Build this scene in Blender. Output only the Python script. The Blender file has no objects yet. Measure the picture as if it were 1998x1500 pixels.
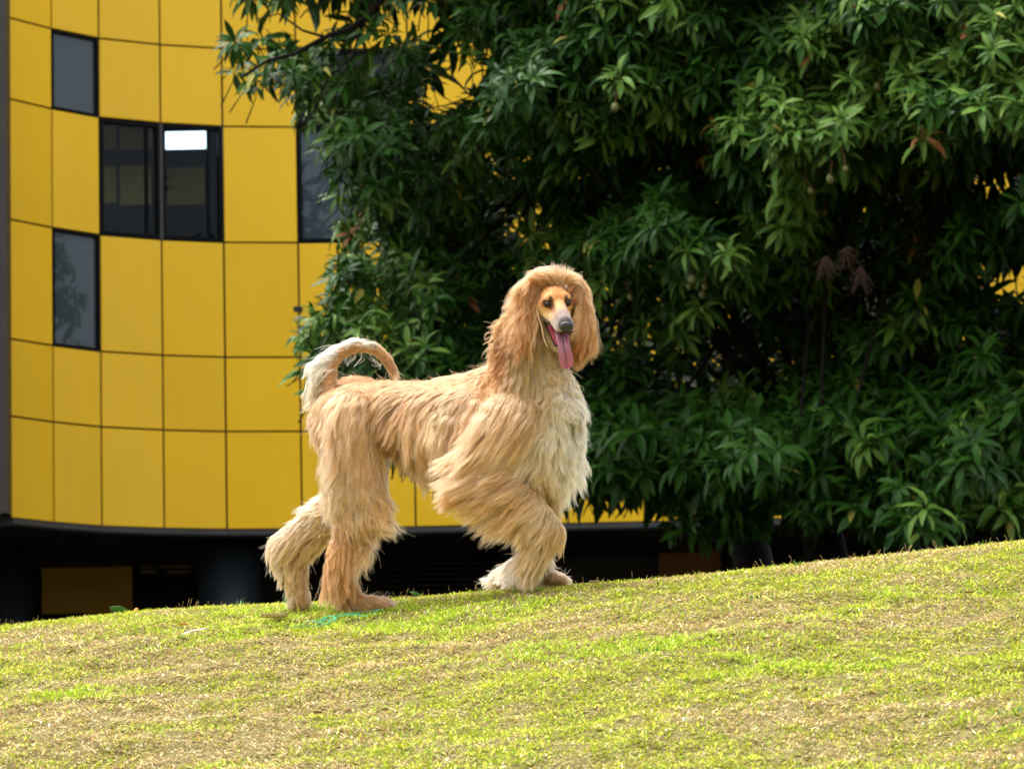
import bpy, math, os, random
import numpy as np
from mathutils import Vector, Matrix

rng = np.random.default_rng(7)
random.seed(7)
SC = bpy.context.scene
COL = SC.collection

# ---------------------------------------------------------------- camera
PW, PH, FPX = 1998.0, 1500.0, 7500.0
PITCH, ROLL = math.radians(7.9), math.radians(1.25)
FWD = np.array([0.0, math.cos(PITCH), math.sin(PITCH)])
UP0 = np.array([0.0, -math.sin(PITCH), math.cos(PITCH)])
R0 = np.array([1.0, 0.0, 0.0])
RIGHT = R0 * math.cos(ROLL) - UP0 * math.sin(ROLL)
UP = UP0 * math.cos(ROLL) + R0 * math.sin(ROLL)

cam_d = bpy.data.cameras.new('camera')
cam = bpy.data.objects.new('camera', cam_d)
COL.objects.link(cam)
cam.matrix_world = Matrix(((RIGHT[0], UP[0], -FWD[0], 0), (RIGHT[1], UP[1], -FWD[1], 0),
                           (RIGHT[2], UP[2], -FWD[2], 0), (0, 0, 0, 1)))
cam_d.sensor_width = 36.0
cam_d.lens = 36.0 * FPX / PW
cam_d.clip_start, cam_d.clip_end = 0.1, 500.0
cam_d.dof.use_dof = True
cam_d.dof.focus_distance = 12.0
cam_d.dof.aperture_fstop = 11.0
SC.camera = cam

# ---------------------------------------------------------------- world, sun, exposure
SUN_EL, SUN_AZ = math.radians(70), math.radians(-68)   # azimuth measured from +Y towards +X (behind the dog, to the left)
world = bpy.data.worlds.new('World')
SC.world = world
world.use_nodes = True
wn = world.node_tree.nodes
wl = world.node_tree.links
for n_ in list(wn):
    wn.remove(n_)
sky = wn.new('ShaderNodeTexSky')
sky.sky_type = 'NISHITA'
sky.sun_disc = False
sky.sun_elevation = SUN_EL
sky.sun_rotation = SUN_AZ
sky.dust_density = 4.0
sky.air_density = 1.0
hsv = wn.new('ShaderNodeHueSaturation')        # a thin cloud sheet: the sky keeps little of its blue
hsv.inputs['Saturation'].default_value = 0.3
bg = wn.new('ShaderNodeBackground')
bg.inputs['Strength'].default_value = 0.15
wo = wn.new('ShaderNodeOutputWorld')
wl.new(sky.outputs[0], hsv.inputs['Color'])
wl.new(hsv.outputs[0], bg.inputs['Color'])
wl.new(bg.outputs[0], wo.inputs['Surface'])

sun_d = bpy.data.lights.new('sun', 'SUN')
sun_d.energy = 0.95
sun_d.angle = math.radians(25)
sun_d.color = (1.0, 0.97, 0.91)
sun = bpy.data.objects.new('sun', sun_d)
COL.objects.link(sun)
sdir = Vector((math.sin(SUN_AZ) * math.cos(SUN_EL), math.cos(SUN_AZ) * math.cos(SUN_EL), math.sin(SUN_EL)))
sun.rotation_euler = sdir.to_track_quat('Z', 'Y').to_euler()
sun.location = (0, 0, 30)

SC.view_settings.view_transform = 'Standard'
SC.view_settings.look = 'None'
SC.view_settings.exposure = 1.74
SC.view_settings.gamma = 1.0
SC.view_settings.use_curve_mapping = False
SC.cycles.use_denoising = True
SC.cycles.max_bounces = 10
SC.cycles.diffuse_bounces = 3
SC.cycles.glossy_bounces = 3
SC.cycles.transmission_bounces = 6
SC.cycles.transparent_max_bounces = 12
SC.cycles_curves.shape = 'RIBBONS'


# ---------------------------------------------------------------- helpers
def ray(px, py):
    px = np.asarray(px, float)
    py = np.asarray(py, float)
    d = FWD + RIGHT * ((px[..., None] - PW / 2) / FPX) + UP * ((PH / 2 - py[..., None]) / FPX)
    return d / d[..., 1:2]


def W(px, py, Y):
    """point seen at photo pixel (px, py) at distance Y along the ground"""
    return ray(px, py) * np.asarray(Y, float)[..., None]


def V1(px, py, Y):
    return W(np.array(float(px)), np.array(float(py)), np.array(float(Y)))


def project(P):
    z = P @ FWD
    return PW / 2 + FPX * (P @ RIGHT) / z, PH / 2 - FPX * (P @ UP) / z


def hash2(ix, iy, seed):
    h = (ix.astype(np.int64) * 374761393 + iy.astype(np.int64) * 668265263 + seed * 974711) & 0x7fffffff
    h = ((h ^ (h >> 13)) * 1274126177) & 0x7fffffff
    h = h ^ (h >> 16)
    return (h & 0xffff) / 65535.0


def vnoise(x, y, seed=0):
    x = np.asarray(x, float)
    y = np.asarray(y, float)
    ix, iy = np.floor(x), np.floor(y)
    fx, fy = x - ix, y - iy
    fx = fx * fx * (3 - 2 * fx)
    fy = fy * fy * (3 - 2 * fy)
    a, b = hash2(ix, iy, seed), hash2(ix + 1, iy, seed)
    c, d = hash2(ix, iy + 1, seed), hash2(ix + 1, iy + 1, seed)
    return (a * (1 - fx) + b * fx) * (1 - fy) + (c * (1 - fx) + d * fx) * fy


def fbm(x, y, seed=0, octv=3):
    s, a, t = 0, 1.0, 0
    for k in range(octv):
        s = s + a * vnoise(x * 2 ** k, y * 2 ** k, seed + k * 17)
        t += a
        a *= 0.55
    return s / t


def mesh_np(name, verts, faces, mat=None, colors=None, smooth=False, uv=None):
    """verts (N,3), faces (M,k) all of one size; optional per-vertex colour"""
    verts = np.ascontiguousarray(verts, np.float32)
    faces = np.ascontiguousarray(faces, np.int32)
    me = bpy.data.meshes.new(name)
    me.vertices.add(len(verts))
    me.vertices.foreach_set('co', verts.ravel())
    k = faces.shape[1]
    me.loops.add(faces.size)
    me.loops.foreach_set('vertex_index', faces.ravel())
    me.polygons.add(len(faces))
    me.polygons.foreach_set('loop_start', np.arange(0, faces.size, k, dtype=np.int32))
    if smooth:
        me.polygons.foreach_set('use_smooth', np.ones(len(faces), bool))
    me.update(calc_edges=True)
    if colors is not None:
        at = me.attributes.new('tint', 'FLOAT_COLOR', 'POINT')
        c = np.ones((len(verts), 4), np.float32)
        c[:, :colors.shape[1]] = colors
        at.data.foreach_set('color', c.ravel())
    if mat is not None:
        me.materials.append(mat)
    return me


def link(name, me, parent=None, mat=None, **props):
    o = bpy.data.objects.new(name, me)
    COL.objects.link(o)
    if parent is not None:
        o.parent = parent
    if mat is not None and me is not None and len(me.materials) == 0:
        me.materials.append(mat)
    for k_, v_ in props.items():
        o[k_] = v_
    return o


def thing(name, loc, label, category, group=None):
    o = link(name, None)
    o.location = loc
    o['label'] = label
    o['category'] = category
    if group:
        o['group'] = group
    o.empty_display_size = 0.1
    return o


def child_local(o, parent):
    """geometry was made in world coordinates; keep it there under a moved parent (no rotation on parents)"""
    o.parent = parent
    o.location = -Vector(parent.location)
    return o


class MB:
    """collects boxes, tubes and free faces as one mesh"""
    def __init__(s):
        s.v, s.f = [], []

    def add(s, v, f):
        b = len(s.v)
        s.v += [tuple(map(float, p)) for p in v]
        s.f += [tuple(int(i) + b for i in q) for q in f]

    def box(s, x0, x1, y0, y1, z0, z1):
        s.add([(x0, y0, z0), (x1, y0, z0), (x1, y1, z0), (x0, y1, z0), (x0, y0, z1), (x1, y0, z1), (x1, y1, z1), (x0, y1, z1)],
              [(0, 3, 2, 1), (4, 5, 6, 7), (0, 1, 5, 4), (1, 2, 6, 5), (2, 3, 7, 6), (3, 0, 4, 7)])

    def slab(s, a, b, n, t0, t1, z0, z1):
        """box standing on the plan line a-b, reaching from t0 to t1 along the plan normal n"""
        a, b, n = map(np.array, (a, b, n))
        q = [a + n * t0, b + n * t0, b + n * t1, a + n * t1]
        s.add([(p[0], p[1], z0) for p in q] + [(p[0], p[1], z1) for p in q],
              [(0, 1, 2, 3), (7, 6, 5, 4), (4, 5, 1, 0), (5, 6, 2, 1), (6, 7, 3, 2), (7, 4, 0, 3)])

    def tube(s, pts, rad, n=8, cap=True):
        pts = [np.array(p, float) for p in pts]
        b = len(s.v)
        prev = None
        for i, p in enumerate(pts):
            t = pts[min(i + 1, len(pts) - 1)] - pts[max(i - 1, 0)]
            t = t / (np.linalg.norm(t) + 1e-12)
            if prev is None:
                prev = np.cross(t, (0.31, 0.17, 0.93))
            u = prev - t * (prev @ t)
            u /= (np.linalg.norm(u) + 1e-12)
            prev = u
            w = np.cross(t, u)
            for k in range(n):
                a = 2 * math.pi * k / n
                s.v.append(tuple(p + (u * math.cos(a) + w * math.sin(a)) * rad[i]))
        for i in range(len(pts) - 1):
            for k in range(n):
                k2 = (k + 1) % n
                s.f.append((b + i * n + k, b + i * n + k2, b + (i + 1) * n + k2, b + (i + 1) * n + k))
        if cap:
            s.f.append(tuple(b + k for k in range(n))[::-1])
            s.f.append(tuple(b + (len(pts) - 1) * n + k for k in range(n)))

    def mesh(s, name, mat, smooth=False, bevel=0):
        me = bpy.data.meshes.new(name)
        me.from_pydata(s.v, [], s.f)
        if smooth:
            me.polygons.foreach_set('use_smooth', np.ones(len(me.polygons), bool))
        if mat:
            me.materials.append(mat)
        me.update()
        return me

    def build(s, name, mat, parent=None, smooth=False, **props):
        o = link(name, s.mesh(name, mat, smooth), None, None, **props)
        if parent is not None:
            child_local(o, parent)
        return o


def mat_new(name):
    m = bpy.data.materials.new(name)
    m.use_nodes = True
    nt = m.node_tree
    b = nt.nodes['Principled BSDF']
    return m, nt, b


def simple_mat(name, col, rough=0.6, var=0.15, scale=8.0, spec=0.5, bump=0.0, metallic=0.0, bscale=60.0):
    m, nt, b = mat_new(name)
    tc = nt.nodes.new('ShaderNodeTexCoord')
    nz = nt.nodes.new('ShaderNodeTexNoise')
    nz.inputs['Scale'].default_value = scale
    nz.inputs['Detail'].default_value = 5
    nt.links.new(tc.outputs['Object'], nz.inputs['Vector'])
    rp = nt.nodes.new('ShaderNodeValToRGB')
    rp.color_ramp.elements[0].position = 0.3
    rp.color_ramp.elements[1].position = 0.7
    c = np.array(col)
    rp.color_ramp.elements[0].color = (*(c * (1 - var)), 1)
    rp.color_ramp.elements[1].color = (*np.minimum(c * (1 + var), 1), 1)
    nt.links.new(nz.outputs['Fac'], rp.inputs[0])
    nt.links.new(rp.outputs[0], b.inputs['Base Color'])
    b.inputs['Roughness'].default_value = rough
    b.inputs['Specular IOR Level'].default_value = spec
    b.inputs['Metallic'].default_value = metallic
    if bump > 0:
        n2 = nt.nodes.new('ShaderNodeTexNoise')
        n2.inputs['Scale'].default_value = bscale
        n2.inputs['Detail'].default_value = 6
        nt.links.new(tc.outputs['Object'], n2.inputs['Vector'])
        bp = nt.nodes.new('ShaderNodeBump')
        bp.inputs['Strength'].default_value = bump
        bp.inputs['Distance'].default_value = 0.02
        nt.links.new(n2.outputs['Fac'], bp.inputs['Height'])
        nt.links.new(bp.outputs[0], b.inputs['Normal'])
    return m


def tint_mat(name, rough=0.5, spec=0.4, translucent=0.0, gain=1.0):
    """colour comes from the 'tint' attribute; thin leaves also let light through"""
    m, nt, b = mat_new(name)
    at = nt.nodes.new('ShaderNodeAttribute')
    at.attribute_name = 'tint'
    nt.links.new(at.outputs['Color'], b.inputs['Base Color'])
    b.inputs['Roughness'].default_value = rough
    b.inputs['Specular IOR Level'].default_value = spec
    if translucent > 0:
        tr = nt.nodes.new('ShaderNodeBsdfTranslucent')
        mx = nt.nodes.new('ShaderNodeMixShader')
        mx.inputs[0].default_value = translucent
        nt.links.new(at.outputs['Color'], tr.inputs['Color'])
        nt.links.new(b.outputs[0], mx.inputs[1])
        nt.links.new(tr.outputs[0], mx.inputs[2])
        nt.links.new(mx.outputs[0], nt.nodes['Material Output'].inputs['Surface'])
    return m


# ---------------------------------------------------------------- the grassy crest
SKX = np.array([-500, 0, 130, 250, 400, 560, 780, 950, 1100, 1300, 1500, 1700, 1998, 2500], float)
SKY_ = np.array([1254, 1225, 1212, 1197, 1188, 1181, 1171, 1158, 1146, 1132, 1111, 1090, 1058, 1010], float)


def crest_Y(X):
    return 12.3 - 0.3 * np.tanh((X + 0.24) / 0.4)


_px = np.linspace(-500, 2500, 400)
_sy = np.interp(_px, SKX, SKY_)
_k = np.hanning(31)
_k /= _k.sum()
_sy = np.convolve(np.pad(_sy, 15, mode='edge'), _k, 'valid')
_dir = ray(_px, _sy)
_Xc = _dir[:, 0] * 12.2
_Xc = _dir[:, 0] * crest_Y(_Xc)
_Zc = _dir[:, 2] * crest_Y(_Xc)


def ground(X, Y):
    X = np.asarray(X, float)
    Y = np.asarray(Y, float)
    yc = crest_Y(X)
    zc = np.interp(X, _Xc, _Zc)
    zc = zc + 0.02 * np.clip(X - _Xc[-1], 0, 60) - 0.02 * np.clip(_Xc[0] - X, 0, 60)
    m = np.clip(zc / yc, 0.05, 0.11)
    t = Y - yc
    h = np.sqrt(t * t + 0.0625) - 0.25
    z = zc + m * t - np.where(t < 0, 0.135, 0.055) * h
    near = np.exp(-np.maximum(0, np.abs(t + 2) - 3) ** 2)
    b = (fbm(X * 2.6, Y * 2.2, 3, 3) - 0.5) * 0.05 + (vnoise(X * 11, Y * 9, 11) - 0.5) * 0.02 + (vnoise(X * 27, Y * 20, 12) - 0.5) * 0.010
    fade = np.clip(-t / 0.7, 0.12, 1)
    return z + b * near * fade


def hit_ground(px, py):
    """where the view ray through a photo pixel meets the ground"""
    d = ray(np.array(float(px)), np.array(float(py)))
    ys = np.linspace(6, 13.2, 1500)
    g = ground(d[0] * ys, ys)
    i = np.argmax(d[2] * ys < g)
    if not (d[2] * ys < g).any():
        i = np.argmin(d[2] * ys - g)
    return np.array([d[0] * ys[i], ys[i], g[i]])


def build_ground():
    xs = np.unique(np.concatenate([np.linspace(-70, -3, 40), np.linspace(-3, 3, 260), np.linspace(3, 70, 40)]))
    ys = np.unique(np.concatenate([np.linspace(-30, 7.5, 40), np.linspace(7.5, 13.5, 280), np.linspace(13.5, 120, 80)]))
    X, Y = np.meshgrid(xs, ys)
    Z = ground(X, Y)
    v = np.stack([X, Y, Z], -1).reshape(-1, 3)
    nx, ny = len(xs), len(ys)
    i = np.arange(nx * ny).reshape(ny, nx)
    f = np.stack([i[:-1, :-1], i[:-1, 1:], i[1:, 1:], i[1:, :-1]], -1).reshape(-1, 4)
    m, nt, b = mat_new('thatch_soil')
    tc = nt.nodes.new('ShaderNodeTexCoord')
    nz = nt.nodes.new('ShaderNodeTexNoise')
    nz.inputs['Scale'].default_value = 320
    nz.inputs['Detail'].default_value = 8
    nt.links.new(tc.outputs['Object'], nz.inputs['Vector'])
    rp = nt.nodes.new('ShaderNodeValToRGB')
    e = rp.color_ramp.elements
    e[0].position, e[0].color = 0.35, (0.05, 0.042, 0.018, 1)
    e[1].position, e[1].color = 0.65, (0.30, 0.26, 0.09, 1)
    nt.links.new(nz.outputs['Fac'], rp.inputs[0])
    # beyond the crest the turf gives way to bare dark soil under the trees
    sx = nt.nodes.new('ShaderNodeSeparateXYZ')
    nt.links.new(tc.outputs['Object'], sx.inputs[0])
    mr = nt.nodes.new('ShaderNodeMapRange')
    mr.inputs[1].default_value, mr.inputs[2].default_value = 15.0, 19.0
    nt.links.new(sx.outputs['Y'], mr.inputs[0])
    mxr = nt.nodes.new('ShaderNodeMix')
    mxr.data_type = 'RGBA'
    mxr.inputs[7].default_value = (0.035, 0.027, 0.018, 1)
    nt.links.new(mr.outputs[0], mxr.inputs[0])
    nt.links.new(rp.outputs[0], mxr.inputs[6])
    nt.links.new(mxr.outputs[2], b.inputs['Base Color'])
    b.inputs['Roughness'].default_value = 0.9
    b.inputs['Specular IOR Level'].default_value = 0.1
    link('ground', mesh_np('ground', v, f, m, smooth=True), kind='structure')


def patches(X, Y):
    """0..1 dryness and 0..1 lushness of the turf"""
    dry = fbm(X * 1.3 + 5, Y * 2.0, 21, 4) * 0.65 + fbm(X * 6, Y * 7, 31, 2) * 0.35
    lush = fbm(X * 1.6 - 9, Y * 1.9, 41, 3)
    return np.clip((dry - 0.42) / 0.22, 0, 1), np.clip((lush - 0.60) / 0.15, 0, 0.8)


def build_grass():
    N = 520000
    Y = 8.1 + (13.15 - 8.1) * rng.random(N) ** 0.92
    hw = 0.136 * Y + 0.45
    X = (rng.random(N) * 2 - 1) * hw
    # the mat is thin in small hollows, where the dark thatch shows
    hole = (vnoise(X * 9 + 3, Y * 8, 61) * 0.6 + vnoise(X * 21, Y * 15, 62) * 0.4)
    ok = rng.random(N) > np.clip((hole - 0.60) / 0.14, 0, 0.42)
    X, Y, hole = X[ok], Y[ok], hole[ok]
    N = len(X)
    dry, lush = patches(X, Y)
    z = ground(X, Y)
    L = 0.008 + 0.012 * rng.random(N) + 0.008 * lush
    isdry = rng.random(N) < (0.16 + 0.70 * dry * (1 - 0.5 * lush) + 0.3 * np.clip((hole - 0.58) / 0.1, 0, 1))
    wdt = np.where(isdry, 0.0017, 0.0018) * (0.7 + 0.6 * rng.random(N))
    az = rng.random(N) * 2 * math.pi
    el = np.radians(np.where(isdry, 2 + 30 * rng.random(N) ** 1.5, 3 + 40 * rng.random(N) ** 1.4 + 10 * lush))
    d = np.stack([np.cos(az) * np.cos(el), np.sin(az) * np.cos(el), np.sin(el)], -1)
    side = np.stack([-np.sin(az), np.cos(az), 0.5 * (rng.random(N) - 0.5)], -1)
    p0 = np.stack([X, Y, z - 0.002 + 0.009 * rng.random(N) ** 2], -1)
    bend = (rng.random(N) - 0.35) * 0.45
    p1 = p0 + d * (L * 0.55)[:, None]
    d2 = d.copy()
    d2[:, 2] -= bend
    p2 = p1 + d2 * (L * 0.5)[:, None]
    s = side * wdt[:, None]
    v = np.stack([p0 - s * 0.8, p0 + s * 0.8, p1 - s, p1 + s, p2], 1).reshape(-1, 3)
    b = (np.arange(N) * 5)[:, None]
    f = np.concatenate([b + np.array([0, 1, 3]), b + np.array([0, 3, 2]), b + np.array([2, 3, 4])], 0)
    g1 = np.array([0.40, 0.45, 0.03])
    g2 = np.array([0.24, 0.38, 0.03])
    g3 = np.array([0.54, 0.55, 0.07])
    s1 = np.array([0.64, 0.48, 0.22])
    s2 = np.array([0.42, 0.29, 0.14])
    s3 = np.array([0.80, 0.70, 0.45])
    r = rng.random(N)[:, None]
    r2 = rng.random(N)[:, None]
    lu = lush[:, None]
    green = np.where(r2 < 0.45, g1, np.where(r2 < 0.8, g3, g2)) * (1 - lu * 0.7) + (g2 * 1.15 + g1 * 0.25) * lu * 0.7
    straw = np.where(r2 < 0.50, s1, np.where(r2 < 0.82, s2, s3))
    c = np.where(isdry[:, None], straw * 1.02, green * 1.10) * (0.72 + 0.5 * r)
    c = np.repeat(c, 5, 0)
    link('grass', mesh_np('grass', v, f, tint_mat('grass_blade', 0.7, 0.1, 0.2), c), kind='stuff',
         label='short lime and straw coloured grass covering the slope', category='grass')
    # brown seed heads and runners that stand up along the crest
    M = 620
    X = (rng.random(M) * 2 - 1) * 2.3
    keep = vnoise(X * 3.1, X * 0, 77) > 0.35
    X = X[keep]
    Y = crest_Y(X) - 0.05 + 0.35 * (rng.random(len(X)) - 0.5)
    mb = MB()
    for x, y in zip(X, Y):
        h = 0.008 + 0.026 * random.random() ** 3
        g = float(ground(x, y))
        a = random.uniform(0, 6.28)
        q = 0.35 * h
        mb.tube([(x, y, g), (x + q * math.cos(a) * .4, y, g + h * .6), (x + q * math.cos(a), y, g + h),
                 (x + 1.4 * q * math.cos(a), y, g + h * (0.85 + .5 * random.random()))], [0.0004, 0.0004, 0.0008, 0.0003], 3, False)
    mb.build('grass_runners', simple_mat('dry_runner', (0.45, 0.30, 0.14), 0.8, 0.4, 40), None, kind='stuff',
             label='tiny dry seed stalks standing along the crest of the slope', category='grass')
# ---------------------------------------------------------------- the yellow building
def build_building():
    BD = 54.0
    cpx = np.array([22, 105, 198, 319, 441, 587, 697, 808] + [808 + 148.3 * k for k in range(1, 12)], float)
    rat = np.array([.960, .973, .985, .994, 1.0, 1.003] + [1.004] * 13)
    pts = [W(np.array(p), np.array(842.0), np.array(BD * r)) for p, r in zip(cpx, rat)]
    P = [np.array([q[0], q[1]]) for q in pts]
    yrow = [1033, 842, 697, 473, 247, 95, -131, -357, -583]
    zr = [V1(441, y, BD)[2] for y in yrow]
    base_z = 1.6
    root = thing('yellow_building', (0, BD, base_z), 'curved office building clad in yellow panels with dark square windows', 'building')

    panel = simple_mat('yellow_panel', (0.88, 0.53, 0.010), 0.42, 0.025, 0.9, 0.3)
    # faint soiling: rain streaks and small tone steps from tray to tray
    nt = panel.node_tree
    pb = nt.nodes['Principled BSDF']
    src = pb.inputs['Base Color'].links[0].from_socket
    tcn = nt.nodes.new('ShaderNodeTexCoord')
    mp_ = nt.nodes.new('ShaderNodeMapping')
    mp_.inputs['Scale'].default_value = (9, 9, 0.55)
    sn = nt.nodes.new('ShaderNodeTexNoise')
    sn.inputs['Scale'].default_value = 1.0
    sn.inputs['Detail'].default_value = 7
    nt.links.new(tcn.outputs['Object'], mp_.inputs[0])
    nt.links.new(mp_.outputs[0], sn.inputs['Vector'])
    oi = nt.nodes.new('ShaderNodeObjectInfo')
    ma = nt.nodes.new('ShaderNodeMath')
    ma.operation = 'MULTIPLY_ADD'
    ma.inputs[1].default_value = 0.07
    nt.links.new(oi.outputs['Random'], ma.inputs[0])
    mr_ = nt.nodes.new('ShaderNodeMapRange')
    mr_.inputs[1].default_value, mr_.inputs[2].default_value = 0.25, 0.6
    mr_.inputs[3].default_value, mr_.inputs[4].default_value = 0.9, 0.92
    nt.links.new(sn.outputs['Fac'], mr_.inputs[0])
    nt.links.new(mr_.outputs[0], ma.inputs[2])
    hs = nt.nodes.new('ShaderNodeHueSaturation')
    nt.links.new(ma.outputs[0], hs.inputs['Value'])
    nt.links.new(src, hs.inputs['Color'])
    nt.links.new(hs.outputs[0], pb.inputs['Base Color'])
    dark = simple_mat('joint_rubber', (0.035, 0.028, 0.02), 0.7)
    frame_m = simple_mat('window_frame_black', (0.002, 0.0023, 0.0027), 0.5, 0.2, 8, 0.08)
    steel = simple_mat('soffit_edge_grey', (0.035, 0.034, 0.032), 0.6, 0.15, 2)
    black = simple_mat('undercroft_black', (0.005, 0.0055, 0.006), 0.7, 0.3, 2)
    fin_m = simple_mat('fin_bronze', (0.028, 0.022, 0.017), 0.6, 0.15, 2)
    col_m = simple_mat('column_slate', (0.008, 0.012, 0.015), 0.5, 0.2, 2)
    room_m = simple_mat('room_dark', (0.012, 0.015, 0.017), 0.8, 0.2, 1)

    def glass(name, tint, clear, rough=0.02, refl=0.55):
        m, nt, b = mat_new(name)
        out = nt.nodes['Material Output']
        b.inputs['Base Color'].default_value = (*tint, 1)
        b.inputs['Roughness'].default_value = 0.5
        b.inputs['Specular IOR Level'].default_value = 0.0
        tr = nt.nodes.new('ShaderNodeBsdfTransparent')
        tr.inputs['Color'].default_value = (0.75, 0.85, 0.88, 1)
        mx = nt.nodes.new('ShaderNodeMixShader')
        mx.inputs[0].default_value = clear
        nt.links.new(b.outputs[0], mx.inputs[1])
        nt.links.new(tr.outputs[0], mx.inputs[2])
        gl = nt.nodes.new('ShaderNodeBsdfGlossy')
        gl.inputs['Roughness'].default_value = rough
        gl.inputs['Color'].default_value = (refl, refl, refl * 1.03, 1) if refl < 0.5 else (refl * 0.92, refl, refl * 1.05, 1)
        tc = nt.nodes.new('ShaderNodeTexCoord')
        nz = nt.nodes.new('ShaderNodeTexNoise')
        nz.inputs['Scale'].default_value = 1.3
        nt.links.new(tc.outputs['Object'], nz.inputs['Vector'])
        bp = nt.nodes.new('ShaderNodeBump')
        bp.inputs['Strength'].default_value = 0.05
        bp.inputs['Distance'].default_value = 0.05
        nt.links.new(nz.outputs['Fac'], bp.inputs['Height'])
        nt.links.new(bp.outputs[0], gl.inputs['Normal'])
        fr = nt.nodes.new('ShaderNodeFresnel')
        fr.inputs['IOR'].default_value = 1.5
        m2 = nt.nodes.new('ShaderNodeMixShader')
        nt.links.new(fr.outputs[0], m2.inputs[0])
        nt.links.new(mx.outputs[0], m2.inputs[1])
        nt.links.new(gl.outputs[0], m2.inputs[2])
        nt.links.new(m2.outputs[0], out.inputs['Surface'])
        return m
    g_grey = glass('glass_grey', (0.045, 0.06, 0.07), 0.0)
    g_dark = glass('glass_clear', (0.004, 0.008, 0.010), 0.85, refl=0.13)
    g_blk = glass('glass_black', (0.004, 0.005, 0.007), 0.0, refl=0.3)

    win = {(1, 4): 'grey', (1, 2): 'refl', (2, 3): 'room', (3, 3): 'room',
           (5, 3): 'grey2', (5, 4): 'black', (6, 4): 'black', (6, 3): 'black', (7, 3): 'black', (12, 2): 'black', (13, 2): 'black',
           (10, 5): 'black', (15, 3): 'black', (9, 1): 'black'}
    nrm = []
    for i in range(len(P) - 1):
        e = P[i + 1] - P[i]
        e = e / np.linalg.norm(e)
        nrm.append(np.array([e[1], -e[0]]))      # towards the camera
    g = 0.013
    back = MB()
    for i in range(len(P) - 1):
        e = (P[i + 1] - P[i])
        L = np.linalg.norm(e)
        e = e / L
        n = nrm[i]
        for j in range(len(zr) - 1):
            z0, z1 = zr[j] + g, zr[j + 1] - g
            a, b = P[i] + e * g, P[i + 1] - e * g
            kind = win.get((i, j))
            if kind is None:
                m = MB()
                # a folded tray: front face with small turned edges
                m.slab(a, b, n, -0.035, 0.0 + 0.002 * ((i * 7 + j * 3) % 3 - 1), z0, z1)
                o = m.build('facade_panel', panel, root)
                mod = o.modifiers.new('edge', 'BEVEL')
                mod.width = 0.006
                mod.segments = 1
                back.slab(P[i], P[i + 1], n, -0.14, -0.045, zr[j], zr[j + 1])
            else:
                fw = 0.05 if kind in ('room', 'black', 'grey2') else 0.03
                m = MB()
                m.slab(a, b, n, -0.09, -0.008, z0, z0 + fw)
                m.slab(a, b, n, -0.09, -0.008, z1 - fw, z1)
                m.slab(a, a + e * fw, n, -0.09, -0.009, z0 + fw, z1 - fw)
                m.slab(b - e * fw, b, n, -0.09, -0.009, z0 + fw, z1 - fw)
                if kind == 'room' :
                    # casement stile on the right of the opening
                    m.slab(b - e * (fw + 0.16), b - e * (fw + 0.13), n, -0.085, -0.02, z0 + fw, z1 - fw)
                fo = m.build('window', frame_m, root)
                mp = MB()
                mp.slab(a + e * fw, b - e * fw, n, -0.06, -0.05, z0 + fw, z1 - fw)
                po = mp.build('pane', {'grey': g_grey, 'refl': g_grey, 'room': g_dark, 'grey2': g_grey, 'black': g_blk}[kind])
                po.parent = fo
    wall = back.build('wall', dark, root)
    # room seen through the two open windows
    zt, zb = zr[4], zr[3]
    rm = MB()
    x0, x1 = P[2][0] - 0.3, P[4][0] + 0.3
    Yb = BD + 3.2
    rm.box(x0 - .8, x1 + .8, Yb, Yb + 0.1, zb - 0.9, zt + 0.9)
    rm.box(x0 - .8, x1 + .8, BD + 0.15, Yb, zb - 1.0, zb - 0.92)
    rm.box(x0 - .8, x1 + .8, BD + 0.15, Yb, zt + 0.92, zt + 1.0)
    rm.build('room', room_m, root)
    ob = simple_mat('ochre_reflection', (0.80, 0.50, 0.10), 0.7, 0.12, 3)  # ochre boards stand in for the yellow wing mirrored in the glass
    Yq = BD + 1.1
    zoff = 0
    for (a0, a1, b0, b1) in ((203, 226, 247, 291), (234, 294, 250, 291), (203, 226, 325, 396), (234, 294, 322, 400),
                             (326, 398, 326, 400)):
        p, q = V1(a0, b1, Yq), V1(a1, b0, Yq)
        m = MB()
        m.box(p[0], q[0], Yq, Yq + 0.05, p[2], q[2])
        m.build('mirrored_wing_panel', ob, root)
    em, nt2, b2 = mat_new('sky_reflection_glow')  # glowing board imitates the white sky mirrored in the pane
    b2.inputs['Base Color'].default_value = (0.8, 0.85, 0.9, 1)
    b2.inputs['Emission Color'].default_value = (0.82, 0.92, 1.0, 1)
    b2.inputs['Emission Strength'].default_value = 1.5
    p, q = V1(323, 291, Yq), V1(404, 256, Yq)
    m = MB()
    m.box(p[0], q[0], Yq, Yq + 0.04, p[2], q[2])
    m.build('sky_reflection', em, root, label='bright white sky reflection in the window, added as a glowing board')

    # cover strips over the main vertical joint beside the paired windows
    for i in (3,):
        m = MB()
        n = nrm[i]
        m.slab(P[i] - np.array([0.022, 0]), P[i] + np.array([0.022, 0]), n, -0.05, 0.012, zr[3], zr[4])
        m.build('mullion', steel, root)

    # edge band and soffit under the panels
    for i in range(len(P) - 1):
        m = MB()
        m.slab(P[i], P[i + 1], nrm[i], -0.30, 0.03, zr[0] - 0.075, zr[0] - 0.004)
        m.build('edge_band', steel, root)
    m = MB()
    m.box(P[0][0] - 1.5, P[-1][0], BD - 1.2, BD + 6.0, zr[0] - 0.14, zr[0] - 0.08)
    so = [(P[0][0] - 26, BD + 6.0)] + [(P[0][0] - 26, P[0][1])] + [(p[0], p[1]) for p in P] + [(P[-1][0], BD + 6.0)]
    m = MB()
    m.v = [(x, y, zr[0] - 0.10) for x, y in so] + [(x, y, zr[0] - 0.08) for x, y in so]
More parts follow.
